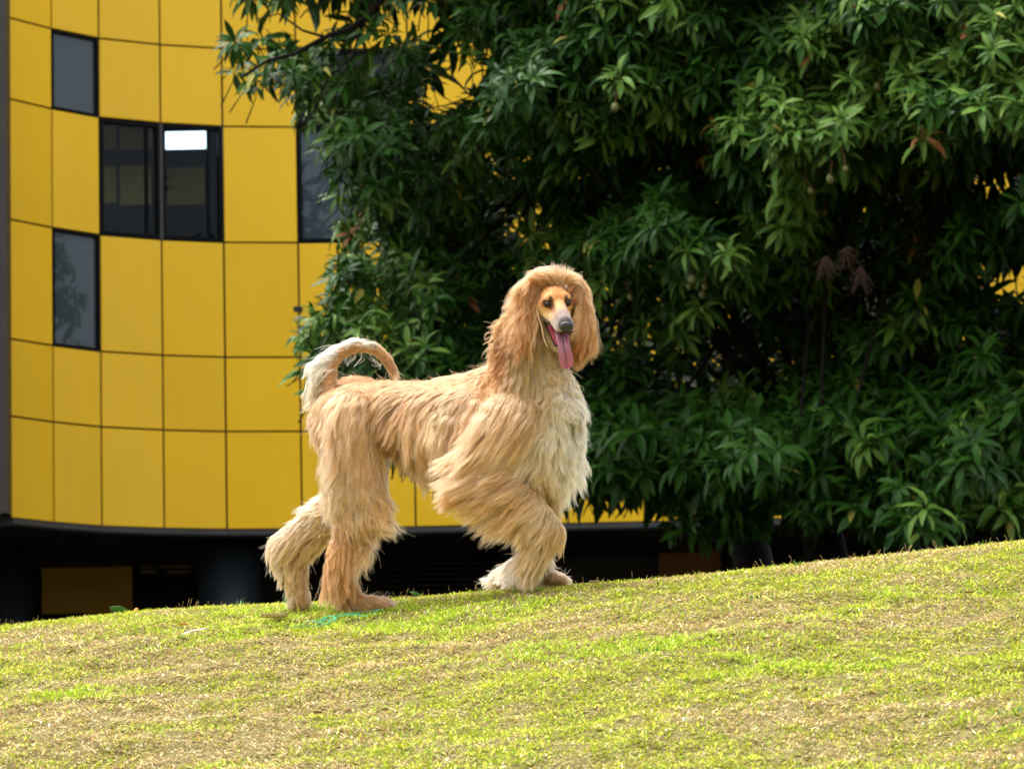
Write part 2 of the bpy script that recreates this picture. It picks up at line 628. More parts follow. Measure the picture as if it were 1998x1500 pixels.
    k = len(so)
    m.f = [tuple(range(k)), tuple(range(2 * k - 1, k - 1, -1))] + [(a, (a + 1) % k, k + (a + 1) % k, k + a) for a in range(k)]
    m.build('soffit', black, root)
    # the block behind the cladding
    m = MB()
    m.box(P[0][0] - 27, P[-1][0], BD + 5.2, BD + 14, base_z, zr[-1])
    m.box(P[0][0] - 3, P[-1][0], BD - 0.5 + 0.9, BD + 5.2, zr[-1], zr[-1] + 0.2)
    m.build('rear_block', black, root)

    # bronze fin on the left
    a = V1(-60, 842, BD * 0.957)
    b = V1(19, 842, BD * 0.957)
    c = V1(5, 842, BD * 0.957)
    m = MB()
    m.box(c[0], b[0], a[1] - 0.25, a[1] + 0.5, zr[0] + 0.03, zr[-1])
    m.build('fin', fin_m, root)
    m = MB()
    m.box(a[0] - 26, c[0] - 0.004, a[1] - 0.05, a[1] + 0.6, zr[0] + 0.03, zr[-1])
    m.build('side_cladding', simple_mat('side_cladding_black', (0.02, 0.022, 0.024), .5), root)

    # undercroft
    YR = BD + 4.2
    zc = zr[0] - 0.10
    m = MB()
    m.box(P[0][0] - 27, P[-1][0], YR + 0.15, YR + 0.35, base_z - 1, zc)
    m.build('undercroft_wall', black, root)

    def pbox(name, x0, x1, y0, y1, mat, Y, th=0.06, zlow=None, **kw):
        p, q = V1(x0, y1, Y), V1(x1, y0, Y)
        m = MB()
        m.box(p[0], q[0], Y, Y + th, p[2] if zlow is None else zlow, q[2])
        return m.build(name, mat, root, **kw)
    yb = simple_mat('shaded_yellow_board', (0.36, 0.21, 0.012), 0.5, 0.06, 1.5)  # facade yellow darkened: overhang shade put into the board colour
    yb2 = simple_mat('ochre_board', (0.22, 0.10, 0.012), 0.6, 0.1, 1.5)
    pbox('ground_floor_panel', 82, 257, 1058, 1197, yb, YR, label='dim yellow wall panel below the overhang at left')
    f = pbox('panel_frame', 66, 272, 1046, 1212, frame_m, YR + 0.065, 0.05)
    wf = pbox('lower_window', 270, 377, 1062, 1260, frame_m, YR + 0.02, 0.05)
    for (a0, a1, b0, b1) in ((274, 304, 1095, 1108), (310, 373, 1094, 1108), (274, 304, 1112, 1118), (326, 373, 1112, 1118)):
        w2 = pbox('reflected_strip', a0, a1, b0, b1, simple_mat('reflected_tan', (0.14, 0.10, 0.05), 0.5), YR - 0.002, 0.02)  # tan boards painted as reflections on the lower window
    # round columns
    for px, r in ((22, 36), (448, 62), (2250, 55)):
        c = V1(px, 1100, BD + 0.9)
        m = MB()
        m.tube([(c[0], c[1], base_z - 1), (c[0], c[1], zc)], [r / 139.0] * 2, 32)
        o = m.build('column', col_m, root, smooth=False)
        for pf in o.data.polygons:
            pf.use_smooth = len(pf.vertices) == 4
    # louvre grille behind the dog
    lf = pbox('louvre_frame', 738, 962, 1046, 1240, frame_m, YR + 0.06, 0.05)
    lv = simple_mat('louvre_grey', (0.12, 0.125, 0.12), 0.5)
    for k in range(17):
        y0 = 1052 + k * 10.5
        p, q = V1(748, y0 + 7.5, YR), V1(952, y0, YR)
        m = MB()
        m.add([(p[0], YR - 0.03, p[2]), (q[0], YR - 0.03, p[2]), (q[0], YR + 0.05, q[2]), (p[0], YR + 0.05, q[2]),
               (p[0], YR - 0.03, p[2] - .008), (q[0], YR - 0.03, p[2] - .008), (q[0], YR + 0.05, q[2] - .008), (p[0], YR + 0.05, q[2] - .008)],
              [(0, 1, 2, 3), (7, 6, 5, 4), (0, 4, 5, 1), (2, 6, 7, 3), (1, 5, 6, 2), (0, 3, 7, 4)])
        m.build('louvre_slat', lv, root)
    for k, (a0, a1) in enumerate(((975, 1125), (1131, 1285))):
        pbox('door', a0, a1, 1060, 1300, col_m, YR + 0.02, 0.05)
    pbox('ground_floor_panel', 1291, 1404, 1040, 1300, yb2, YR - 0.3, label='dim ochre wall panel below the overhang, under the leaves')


def build_opposite():
    """the wing across the court, behind the camera: the paired windows mirror it"""
    root = thing('opposite_building', (0, -48, 0), 'yellow wing across the court, mirrored darkly in the paired facade windows', 'building')
    ym = simple_mat('far_yellow_panel', (0.60, 0.36, 0.02), 0.5, 0.05, 1.0)
    dm = simple_mat('far_dark_glass', (0.01, 0.012, 0.014), 0.25, 0.2)
    m = MB()
    m.box(-42, 42, -62, -48, -3, 26)
    m.build('wall', ym, root)
    for k in range(14):
        for j in range(4):
            if (k * 5 + j * 3) % 4 == 0:
                continue
            m = MB()
            x, z = -40 + k * 5.9, 1.5 + j * 5.2
            m.box(x, x + 3.6, -48.0, -47.94, z, z + 3.2)
            m.build('window', dm, root)
# ---------------------------------------------------------------- mango trees
def leaf_template():
    """a long folded leaf, base at the origin, tip towards +X, 1 long; 11 vertices, 12 triangles"""
    s = [0.0, 0.22, 0.52, 0.80, 1.0]
    w = [0.0, 0.095, 0.140, 0.088, 0.0]
    dz = [0.0, 0.045, 0.02, -0.08, -0.19]
    v = [(0, 0, 0)]
    for k in (1, 2, 3):
        v += [(s[k], w[k], dz[k] + 0.035), (s[k], 0, dz[k]), (s[k], -w[k], dz[k] + 0.035)]
    v += [(1, 0, dz[4])]
    f = [(0, 2, 1), (0, 3, 2)]
    for k in (0, 1):
        a = 1 + 3 * k
        for q in ((a, a + 1, a + 4), (a, a + 4, a + 3), (a + 1, a + 2, a + 5), (a + 1, a + 5, a + 4)):
            f.append(q)
    f += [(7, 8, 10), (8, 9, 10)]
    return np.array(v, float), np.array(f)


LT, LF = leaf_template()


def rosettes(C, A, S, n_per, droop=0.35):
    """leaves radiating round the twig end C with axis A; returns frames and lengths of every leaf"""
    M = len(C)
    n = M * n_per
    idx = np.repeat(np.arange(M), n_per)
    A = A / np.linalg.norm(A, axis=1, keepdims=True)
    u = np.cross(A, np.array([0.2, 0.5, 0.84]))
    u /= np.linalg.norm(u, axis=1, keepdims=True)
    w = np.cross(A, u)
    k = np.tile(np.arange(n_per), M)
    ang = k * 2.399 + np.repeat(rng.random(M) * 6.28, n_per) + rng.normal(0, 0.25, n)
    el = np.radians(np.interp(k / n_per, [0, 1], [-18, 55])) + rng.normal(0, 0.2, n)
    dirv = (u[idx] * np.cos(ang)[:, None] + w[idx] * np.sin(ang)[:, None]) * np.cos(el)[:, None] + A[idx] * np.sin(el)[:, None]
    dirv[:, 2] -= droop * (0.5 + rng.random(n))
    dirv /= np.linalg.norm(dirv, axis=1, keepdims=True)
    side = np.cross(dirv, A[idx] + rng.normal(0, 0.25, (n, 3)) + np.array([0, 0, 0.6]))
    side /= (np.linalg.norm(side, axis=1, keepdims=True) + 1e-9)
    nr = np.cross(side, dirv)
    nr *= -1.0
    flip = np.sign(nr[:, 2:3] + 1e-6)
    nr, side = nr * flip, side * flip
    L = S[idx] * (0.65 + 0.5 * rng.random(n)) * np.interp(k / n_per, [0, .7, 1], [1.05, 0.95, 0.55])
    base = C[idx] + A[idx] * (k / n_per * 0.05)[:, None] + dirv * 0.012
    return base, dirv, side, nr, L, idx, k


def leaves_world(base, dirv, side, nr, L, wide=1.0):
    curl = (0.5 + 1.5 * rng.random(len(L)))[:, None]
    x = LT[None, :, 0] * L[:, None]
    y = LT[None, :, 1] * L[:, None] * wide
    z = LT[None, :, 2] * L[:, None] * curl
    return base[:, None, :] + dirv[:, None, :] * x[..., None] + side[:, None, :] * y[..., None] + nr[:, None, :] * z[..., None]


# where the crown is pushed back (dark hollows): px, py, rx, ry, metres
HOLLOW = [(1120, 620, 260, 110, 1.8), (1650, 560, 160, 170, 1.0), (1400, 720, 260, 90, 1.8), (1000, 420, 130, 120, 1.5),
          (760, 480, 80, 90, 0.8), (1900, 650, 120, 120, 1.0), (1250, 1000, 160, 60, 1.0), (1560, 650, 120, 100, 1.1),
          (700, 180, 120, 70, 0.6), (1420, 420, 90, 80, 1.0), (850, 280, 90, 60, 1.0), (1780, 380, 90, 60, 1.2)]
# sprays that stand proud, px, py, r, metres towards the camera
PROUD = [(1530, 320, 110, 1.6), (1640, 300, 60, 1.4), (1320, 500, 130, 1.5), (1180, 540, 80, 1.0), (1170, 260, 90, 1.0),
         (1030, 180, 110, 1.1), (1250, 60, 160, 1.0), (1450, 120, 140, 0.8), (1700, 60, 150, 0.9), (1900, 150, 130, 1.1),
         (1380, 30, 90, 1.0), (1800, 250, 80, 0.6), (720, 320, 80, 0.8), (700, 600, 90, 0.8), (820, 680, 120, 0.9),
         (1690, 880, 110, 2.2), (1850, 900, 130, 2.6), (1500, 930, 100, 2.0), (1350, 950, 90, 1.8), (1930, 780, 90, 2.2),
         (1600, 1000, 90, 2.0), (1820, 1010, 80, 2.4), (1220, 870, 100, 1.4), (1400, 830, 90, 1.4), (1960, 1000, 80, 2.4)]
# crown outline in photo pixels
OUT = [(455, 60), (480, -20), (470, -700), (2400, -700), (2400, 1090), (1998, 1060), (1900, 990), (1830, 1050), (1720, 1040),
       (1640, 1000), (1540, 1010), (1430, 1030), (1380, 1050), (1300, 1020), (1280, 960), (1180, 975), (1110, 960), (900, 930),
       (700, 880), (610, 800), (585, 740), (590, 660), (625, 590), (660, 520), (675, 440), (660, 370), (640, 300), (600, 250),
       (560, 215), (520, 170), (470, 190), (450, 150)]
GAPS = [(885, 175, 36, 42), (600, 45, 60, 45), (700, 100, 60, 35), (800, 40, 60, 40), (1960, 360, 60, 45), (1975, 545, 65, 45), (1435, 600, 22, 40),
        (930, 125, 26, 28), (1170, 1000, 60, 22), (1100, 1000, 60, 20), (1610, 830, 12, 20), (1700, 1000, 14, 10), (520, 120, 14, 16),
        (830, 220, 30, 25), (560, 190, 14, 30), (570, 85, 30, 20), (655, 35, 30, 30), (985, 100, 25, 20), (895, 85, 26, 16),
        (1405, 575, 12, 12), (1900, 430, 14, 12), (1925, 400, 20, 14), (860, 110, 25, 20)]


def inside(px, py, poly):
    r = np.zeros(len(px), bool)
    n = len(poly)
    for i in range(n):
        x0, y0 = poly[i]
        x1, y1 = poly[(i + 1) % n]
        c = ((y0 > py) != (y1 > py)) & (px < (x1 - x0) * (py - y0) / (y1 - y0 + 1e-9) + x0)
        r ^= c
    return r


def build_trees():
    T = [('left', 1460, 37.5), ('mid', 1600, 35.5), ('right', 1830, 34.0)]
    labels = ['dark mango tree behind the tail of the dog, one bough crossing the yellow facade',
              'broad mango tree behind the head of the dog with small green fruit',
              'dense mango tree at the right edge with low drooping sprays near the crest']
    bark = simple_mat('mango_bark', (0.013, 0.010, 0.008), 0.9, 0.35, 6, 0.2, 0.8, bscale=25)
    leaf_m = tint_mat('mango_leaf', 0.42, 0.15, 0.08)
    stalk_m = simple_mat('fruit_stalk', (0.16, 0.055, 0.03), 0.6)
    fruit_m = simple_mat('mango_fruit', (0.12, 0.125, 0.03), 0.5, 0.25, 20)
    panicle_m = simple_mat('dry_panicle', (0.085, 0.045, 0.03), 0.9)
    gx, gy = [], []

    # twig ends over the crown
    def layer(n, back, spread):
        px = rng.uniform(430, 2200, n)
        py = rng.uniform(-330, 1080, n)
        ok = inside(px, py, OUT)
        if back > 2:
            ok &= inside(px - 55, py, OUT) & inside(px, py + 40, OUT)
        px, py = px[ok], py[ok]
        g = np.zeros(len(px), bool)
        for (a, b, c, d) in GAPS:
            q_ = 1.0 if back < 0.5 else (1.2 if back < 2 else 1.35)
            g |= ((px - a) / (c * q_)) ** 2 + ((py - b) / (d * q_)) ** 2 < 1
        px, py = px[~g], py[~g]
        dep = 36.5 - 1.6 * np.clip((px - 1200) / 800, -1, 1)
        hol = np.zeros(len(px))
        for (a, b, c, d, m) in HOLLOW:
            hol = np.maximum(hol, m * np.exp(-((px - a) / c) ** 2 - ((py - b) / d) ** 2))
        pro = np.zeros(len(px))
        for (a, b, r, m) in PROUD:
            q = np.sqrt(np.maximum(0, 1 - (((px - a) / r) ** 2 + ((py - b) / r) ** 2) / 1.6))
            pro = np.maximum(pro, m * q)
        # lumps everywhere
        lump = (fbm(px / 95, py / 80, 5, 2) - 0.5) * 2.6
        dep = dep + hol * 1.5 - pro * np.where(py > 700, 0.55, 1.0) - lump + back + rng.normal(0, spread, len(px)) + 0.0019 * (np.clip(py, -300, 1000) - 300)
        return px, py, dep, pro, hol
    sets = []
    for (n, back, spread) in ((3150, 0.0, 0.10), (2700, 0.9, 0.3), (4200, 2.4, 0.6), (3600, 4.6, 1.7)):
        q_ = layer(n, back, spread)
        if back > 4:                      # unseen roof of big leaves above the picture, added to shade the crown
            k_ = q_[1] < -70
            q_ = tuple(v[k_] for v in q_)
        sets.append(q_)
    px = np.concatenate([s[0] for s in sets])
    py = np.concatenate([s[1] for s in sets])
    dep = np.concatenate([s[2] for s in sets])
    # hollows open up: fewer twigs in the front layer there
    hol = np.concatenate([s[4] for s in sets])
    keep = rng.random(len(px)) > np.clip(hol * 0.42, 0, 0.72)
    # thin, airy bough top left
    airy = (px < 960) & (py < 240)
    keep &= ~(airy & (rng.random(len(px)) < 0.45))
    bk = np.concatenate([np.full(len(s[0]), i_) for i_, s in enumerate(sets)])
    px, py, dep, bk = px[keep], py[keep], dep[keep], bk[keep]
    C = W(px, py, dep)
    C[:, 2] = np.maximum(C[:, 2], ground(C[:, 0], C[:, 1]) + 0.15)
    # axis: outwards from the lump, up and a bit to the camera
    e = 14.0
    lx = (fbm((px + e) / 95, py / 80, 5, 2) - fbm((px - e) / 95, py / 80, 5, 2)) * 5
    A = np.stack([-lx + rng.normal(0, 0.35, len(px)), -0.8 + rng.normal(0, 0.3, len(px)), 0.62 + rng.normal(0, 0.3, len(px))], -1)
    S = np.where(py > 720, 0.275, 0.235) * (0.85 + 0.3 * rng.random(len(px))) * np.where(bk == 2, 1.7, np.where(bk == 3, 2.6, 1.0))
    owner = np.where(px < 930 + 60 * np.sin(py / 90), 0, np.where(px < 1690 + 60 * np.sin(py / 70), 1, 2))

    for ti, (nm, tx, td) in enumerate(T):
        m_ = owner == ti
        Ct, At, St = C[m_], A[m_], S[m_]
        gp = V1(tx, 1150, td + 3.2)
        gz = float(ground(gp[0], gp[1]))
        root = thing('mango_tree', (gp[0], gp[1], gz), labels[ti], 'tree', 'mango trees in front of the building')
        base, dirv, side, nr, L, idx, k = rosettes(Ct, At, St, 11, 0.22)
        vw = leaves_world(base, dirv, side, nr, L)
        n = len(L)
        r = rng.random(n)
        rr = rng.random(len(Ct))[idx]
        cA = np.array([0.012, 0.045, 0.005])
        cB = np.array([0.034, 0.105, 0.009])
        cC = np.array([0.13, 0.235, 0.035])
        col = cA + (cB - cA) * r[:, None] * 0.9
        lite = fbm(px[m_] / 130, py[m_] / 110, 91, 2)[idx] + (300 - py[m_][idx]) * 0.00022 * (px[m_][idx] > 960) - 0.10 * (py[m_][idx] > 700) - 0.08 * ((px[m_][idx] < 900) & (py[m_][idx] < 350))  # paler high up, darker low and upper left: light put into leaf colour
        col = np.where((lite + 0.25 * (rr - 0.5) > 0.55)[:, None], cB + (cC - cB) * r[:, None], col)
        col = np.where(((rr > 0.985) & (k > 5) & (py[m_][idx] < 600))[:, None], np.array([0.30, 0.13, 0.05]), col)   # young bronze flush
        col = np.where((rng.random(n) > 0.996)[:, None], np.array([0.35, 0.34, 0.06]), col)      # a yellowing leaf
        # the leaves that show largest are single parts
        ppx, ppy = project(vw.mean(1))
        show = L / vw[:, :, 1].mean(1) * 7500
        vis = (ppx > 0) & (ppx < 1998) & (ppy > 0) & (ppy < 1200)
        score = np.where(vis, show + (40 - vw[:, :, 1].mean(1)) * 8, -1e9)
        top = np.argsort(-score)[:300]
        rest = np.ones(n, bool)
        rest[top] = False
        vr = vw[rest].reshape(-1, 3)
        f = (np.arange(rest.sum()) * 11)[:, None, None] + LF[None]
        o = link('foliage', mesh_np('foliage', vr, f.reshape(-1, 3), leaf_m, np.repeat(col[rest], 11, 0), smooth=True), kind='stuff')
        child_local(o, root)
        for j in top:
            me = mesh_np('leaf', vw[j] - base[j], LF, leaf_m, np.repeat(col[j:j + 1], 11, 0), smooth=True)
            lo = link('leaf', me)
            lo.parent = root
            lo.location = Vector(base[j]) - root.location
        # trunk and boughs
        tb = MB()
        top_p = V1(tx + 30, -150, td + 3.2)
        trunk_pts = [(gp[0], gp[1], gz - 0.3), (gp[0] + .1, gp[1], gz + 1.0), (gp[0] - .1, gp[1] + .1, gz + 2.2), tuple((np.array(gp) + top_p) / 2 + [0, .3, .6]), tuple(top_p)]
        tb.tube(trunk_pts, [0.28, 0.22, 0.19, 0.14, 0.07], 14)
        tb.build('trunk', bark, root, smooth=True)
        order = rng.permutation(len(Ct))[:16]
        lb = MB()
        tp = np.array(trunk_pts[2:5])
        for q in order:
            if (px[m_][q] < 960 and py[m_][q] < 300) or (px[m_][q] > 1500 and 250 < py[m_][q] < 700):
                continue
            s0 = tp[rng.integers(0, 3)] + rng.normal(0, .05, 3)
            e0 = Ct[q]
            mid = (s0 + e0) / 2 + np.array([rng.normal(0, .25), .35, .3 + rng.normal(0, .2)])
            lb.tube([s0, (s0 + mid) / 2 + rng.normal(0, .06, 3), mid, (mid + e0) / 2 + rng.normal(0, .06, 3), e0], [0.05, 0.04, 0.03, 0.02, 0.006], 6)
        lb.build('boughs', bark, root, smooth=True, kind='stuff')
        # twigs that carry each rosette
        tw = MB()
        for q in rng.permutation(len(Ct))[:900]:
            a_ = At[q] / np.linalg.norm(At[q])
            c_ = Ct[q]
            tw.tube([c_ + a_ * 0.04, c_ - a_ * 0.12, c_ - a_ * 0.25 + np.array([rng.normal(0, .1), .2, -.1])], [0.004, 0.005, 0.008], 4, False)
        tw.build('twigs', bark, root, smooth=True, kind='stuff')

        if ti == 0:
            for pl, r0 in (([(800, -60), (745, -5), (715, 30), (690, 52), (640, 72), (575, 105), (520, 118), (470, 150)], 0.045),
                           ([(715, 30), (700, 70), (690, 110), (640, 150), (600, 240)], 0.025),
                           ([(640, 72), (590, 60), (540, 30), (500, 40)], 0.016),
                           ([(880, 150), (920, 190), (870, 205), (820, 215)], 0.016),
                           ([(720, 5), (700, 55), (680, 90)], 0.02)):
                pts = [V1(a + 2 * rng.normal(), b + 2 * rng.normal(), 36.8) for a, b in pl]
                m = MB()
                m.tube(pts, list(np.linspace(r0, r0 * 0.3, len(pts))), 7)
                m.build('bough', bark, root, smooth=True)
        # fruit on drooping red stalks
        fr = {0: [], 1: [(1560, 45), (1608, 38), (1625, 42), (1640, 30), (1465, 100), (1463, 115), (1300, 145), (1590, 330), (1582, 372),
                         (1650, 330), (1620, 350), (1345, 560), (1370, 575), (1230, 580), (1350, 545), (1608, 415), (1200, 210), (1545, 12), (1375, 560)],
              2: [(1712, 170), (1668, 12)]}[ti]
        for (a, b) in fr:
            qx, qy = project(Ct)
            dd_ = (qx - a) ** 2 + (qy - (b - 38)) ** 2 + (Ct[:, 1] - 33.5) * 220
            h_ = int(np.argmin(dd_))
            t0 = Ct[h_] + np.array([0, -0.03, 0.0])
            c = V1(a, b, t0[1] - 0.12)
            m = MB()
            m.tube([t0, (t0 + c) / 2 + [rng.normal(0, .02), 0, .03], c + [0, 0, .03]], [0.007, 0.006, 0.004], 5)
            so = m.build('stalk', stalk_m, root, smooth=True)
            m = MB()
            rr_ = rng.uniform(.026, .038)
            prof = [(-1, .05), (-.8, .6), (-.35, .95), (.1, 1.0), (.6, .8), (.9, .4), (1.0, .05)]
            m.tube([c + np.array([0.15 * rr_ * z_, 0, -rr_ * 1.25 * z_]) for z_, _ in prof], [rr_ * w_ for _, w_ in prof], 10)
            fo = m.build('fruit', fruit_m)
            fo.parent = so
            for pf in fo.data.polygons:
                pf.use_smooth = True
        if ti == 1:
            for (a, b) in ((1655, 490), (1612, 510), (1680, 530)):
                c = V1(a, b, 35.0)
                m = MB()
                for q in range(26):
                    a0 = rng.random() * 6.28
                    e1 = c + np.array([math.cos(a0) * .1, rng.normal(0, .05), -rng.random() * .22])
                    m.tube([c + [0, 0, .05], (c + e1) / 2 + rng.normal(0, .03, 3), e1, e1 + rng.normal(0, .03, 3)], [.003, .003, .002, .0015], 4, False)
                m.build('dry_panicle', panicle_m, root)

    # a slim young tree close to the facade beyond the right edge; the lower left window mirrors its top
    c0 = np.array([10.5, 51.6, float(ground(10.5, 51.6))])
    root = thing('young_tree', tuple(c0), 'slim young tree by the facade, seen as a dark reflection in the lower grey window', 'tree')
    tb = MB()
    tb.tube([c0 - [0, 0, .2], c0 + [0.05, 0, 4], c0 + [-.1, 0, 8.8], c0 + [0, .1, 10.2]], [0.12, 0.09, 0.05, 0.02], 10)
    tb.build('trunk', bark, root, smooth=True)
    n = 300
    th, hh = rng.random(n) * 6.28, rng.random(n) ** 0.8
    rad = (0.35 + 1.3 * (1 - hh)) * np.sqrt(rng.random(n))
    Cy = np.stack([c0[0] + rad * np.cos(th), c0[1] + rad * np.sin(th), c0[2] + 6.2 + hh * 4.2], -1)
    Ay = np.stack([np.cos(th), np.sin(th), np.full(n, .8)], -1)
    b_, d_, s_, n_, L_, i_, k_ = rosettes(Cy, Ay, np.full(n, 0.30), 9)
    vw = leaves_world(b_, d_, s_, n_, L_)
    f = (np.arange(len(L_)) * 11)[:, None, None] + LF[None]
    o = link('foliage', mesh_np('foliage', vw.reshape(-1, 3), f.reshape(-1, 3), leaf_m, np.tile(cB, (len(L_) * 11, 1)), smooth=True), kind='stuff')
    child_local(o, root)
# ---------------------------------------------------------------- the afghan hound
DOG_Y = 12.0
PPM = 625.0          # photo pixels per metre at the dog


def DP(px, py, d):
    return V1(px, py, DOG_Y + d)


# head frame: A to the right of the picture, B out along the muzzle, C up out of the skull
HE = DP(1090, 590, -0.22)
HB = np.array([0.22, -0.84, -0.50])
HB /= np.linalg.norm(HB)
HA = np.array([0.965, 0.24, 0.085])
HA = HA - HB * (HA @ HB)
HA /= np.linalg.norm(HA)
HC = np.cross(HA, HB)
if HC[2] < 0:
    HC = -HC


def H(a, b, c):
    return HE + (HA * a + HB * b + HC * c) * 0.01


def paw_d(px, py):
    g = hit_ground(px, py)
    return float(np.clip(g[1] - DOG_Y, -0.35, 0.45))


def dog_capsules():
    """(group, depth flattening, [(point, radius m), ...])"""
    L = []

    def ch(group, s, pts):
        L.append((group, s, [(DP(x, y, d), r / PPM) for x, y, d, r in pts]))
    ch('T', 0.80, [(655, 800, .12, 42), (700, 800, .11, 56), (770, 797, .07, 54), (850, 812, .03, 70), (930, 825, -.02, 84),
                   (1000, 838, -.06, 88), (1055, 848, -.09, 68), (1082, 830, -.10, 46)])
    ch('T', 1.0, [(688, 750, .11, 16), (720, 752, .10, 14)])
    ch('T', 0.7, [(870, 765, .02, 30), (935, 765, -.02, 40), (985, 750, -.05, 45)])
    ch('NECK', 0.85, [(1000, 800, -.06, 66), (1030, 715, -.09, 52), (1060, 640, -.085, 42), (1082, 590, -.10, 36)])
    ch('TAIL', 1.0, [(655, 785, .12, 24), (641, 748, .13, 15), (643, 715, .135, 12.5), (664, 689, .14, 11), (697, 674, .15, 10.5),
                     (730, 679, .16, 10), (754, 700, .165, 9.5), (768, 726, .17, 8)])
    d1 = paw_d(700, 1196)
    ch('NH', 0.75, [(690, 815, .06, 54), (690, 880, .045, 47), (712, 955, .03, 33), (662, 1085, d1 * .6, 20), (678, 1160, d1, 18), (700, 1180, d1, 18), (748, 1180, d1 - .01, 15)])
    ch('NH', 1, [(700, 1178, d1 + .01, 14), (752, 1180, d1 + .02, 13)])
    for dz in (-.024, 0, .024):
        ch('NH', 1, [(738, 1177, d1 + dz, 9), (758, 1185, d1 + dz * 1.1, 9)])
    d2 = paw_d(585, 1192)
    ch('FH', 0.75, [(705, 830, .16, 48), (715, 930, .18, 38), (640, 1018, .19, 36), (562, 1066, d2, 30), (578, 1130, d2, 21), (585, 1176, d2, 19)])
    d3 = paw_d(985, 1143)
    ch('NF', 0.75, [(1000, 820, -.13, 58), (955, 925, -.155, 40), (1005, 965, -.165, 32), (1076, 1035, -.17, 22), (1040, 1090, -.16, 19), (1000, 1122, d3, 20), (975, 1128, d3, 15)])
    d4 = paw_d(1075, 1140)
    ch('FF', 0.8, [(1062, 840, -.02, 46), (1055, 950, 0, 32), (1052, 1070, .0, 20), (1058, 1122, d4, 17), (1090, 1129, d4 - .02, 12)])
    for dz in (-.024, 0, .022):
        ch('FF', 1, [(1080, 1125, d4 - .02 + dz, 8), (1099, 1132, d4 - .02 + dz, 8.5)])
    # head, centimetres in the head frame

    def hh(group, pts, s=1.0):
        L.append((group, s, [(H(a, b, c), r * 0.01) for a, b, c, r in pts]))
    hh('HEAD', [(0, -9, -2.0, 4.6), (0, -4.5, -1.2, 4.7)])
    for sgn in (-1, 1):
        hh('HEAD', [(2.1 * sgn, -2.4, 0.0, 2.5), (2.6 * sgn, -3.6, -2.0, 3.0)])          # brow and cheek bone
        hh('HEAD', [(2.9 * sgn, -5.5, -4.0, 2.9), (1.5 * sgn, 0.5, -5.0, 2.0)])          # cheek towards the lip corner
        hh('HEAD', [(1.15 * sgn, 1.5, -4.3, 2.35), (1.15 * sgn, 8.8, -5.3, 1.8)])          # flews
    hh('HEAD', [(0, -1.8, -1.6, 2.9), (0, 3.5, -2.6, 2.45), (0, 9.4, -3.5, 2.1)])        # bridge of the nose
    hh('JAW', [(0, -6, -6.2, 3.3), (0, -1.0, -9.0, 2.1), (0, 3.2, -11.2, 1.7), (0, 6.0, -12.6, 1.35)])
    for sgn in (-1, 1):
        hh('JAW', [(2.5 * sgn, -3.5, -6.6, 1.7), (1.9 * sgn, 1.0, -9.6, 1.35), (1.25 * sgn, 5.4, -12.0, 1.15)])
    ch('EARL', 0.6, [(1046, 570, -.13, 14), (1018, 640, -.13, 16), (995, 690, -.12, 12)])
    ch('EARR', 0.6, [(1124, 565, -.12, 10), (1134, 620, -.12, 12), (1134, 680, -.12, 9)])
    ch('NECK', 0.85, [(1050, 700, -.10, 40), (1082, 785, -.115, 44)])
    return L


def flat_caps():
    G, S, A, B, RA, RB = [], [], [], [], [], []
    for g, s, pts in dog_capsules():
        for (p, r), (q, t) in zip(pts[:-1], pts[1:]):
            G.append(g)
            S.append(s)
            A.append(p)
            B.append(q)
            RA.append(r)
            RB.append(t)
    return G, np.array(S), np.array(A), np.array(B), np.array(RA), np.array(RB)


CG, CS, CA_, CB_, CRA, CRB = flat_caps()


def sdf(P, only=None):
    """signed distance to the body, outward direction and nearest capsule"""
    n = len(P)
    best = np.full(n, 9.0)
    nr = np.zeros((n, 3))
    wh = np.zeros(n, int)
    for i in range(len(CG)):
        if only is not None and CG[i] not in only:
            continue
        s = CS[i]
        sc = np.array([1, 1 / s, 1])
        p = P * sc
        a, b = CA_[i] * sc, CB_[i] * sc
        ab = b - a
        t = np.clip(((p - a) @ ab) / (ab @ ab), 0, 1)
        q = p - (a + t[:, None] * ab)
        l = np.sqrt((q * q).sum(1)) + 1e-9
        dd = (l - (CRA[i] + (CRB[i] - CRA[i]) * t)) * (0.5 + 0.5 * s)
        m = dd < best
        best[m] = dd[m]
        g = q / l[:, None]
        g = g * np.array([1, 1 / s, 1])
        g /= np.linalg.norm(g, axis=1, keepdims=True)
        nr[m] = g[m]
        wh[m] = i
    return best, nr, wh


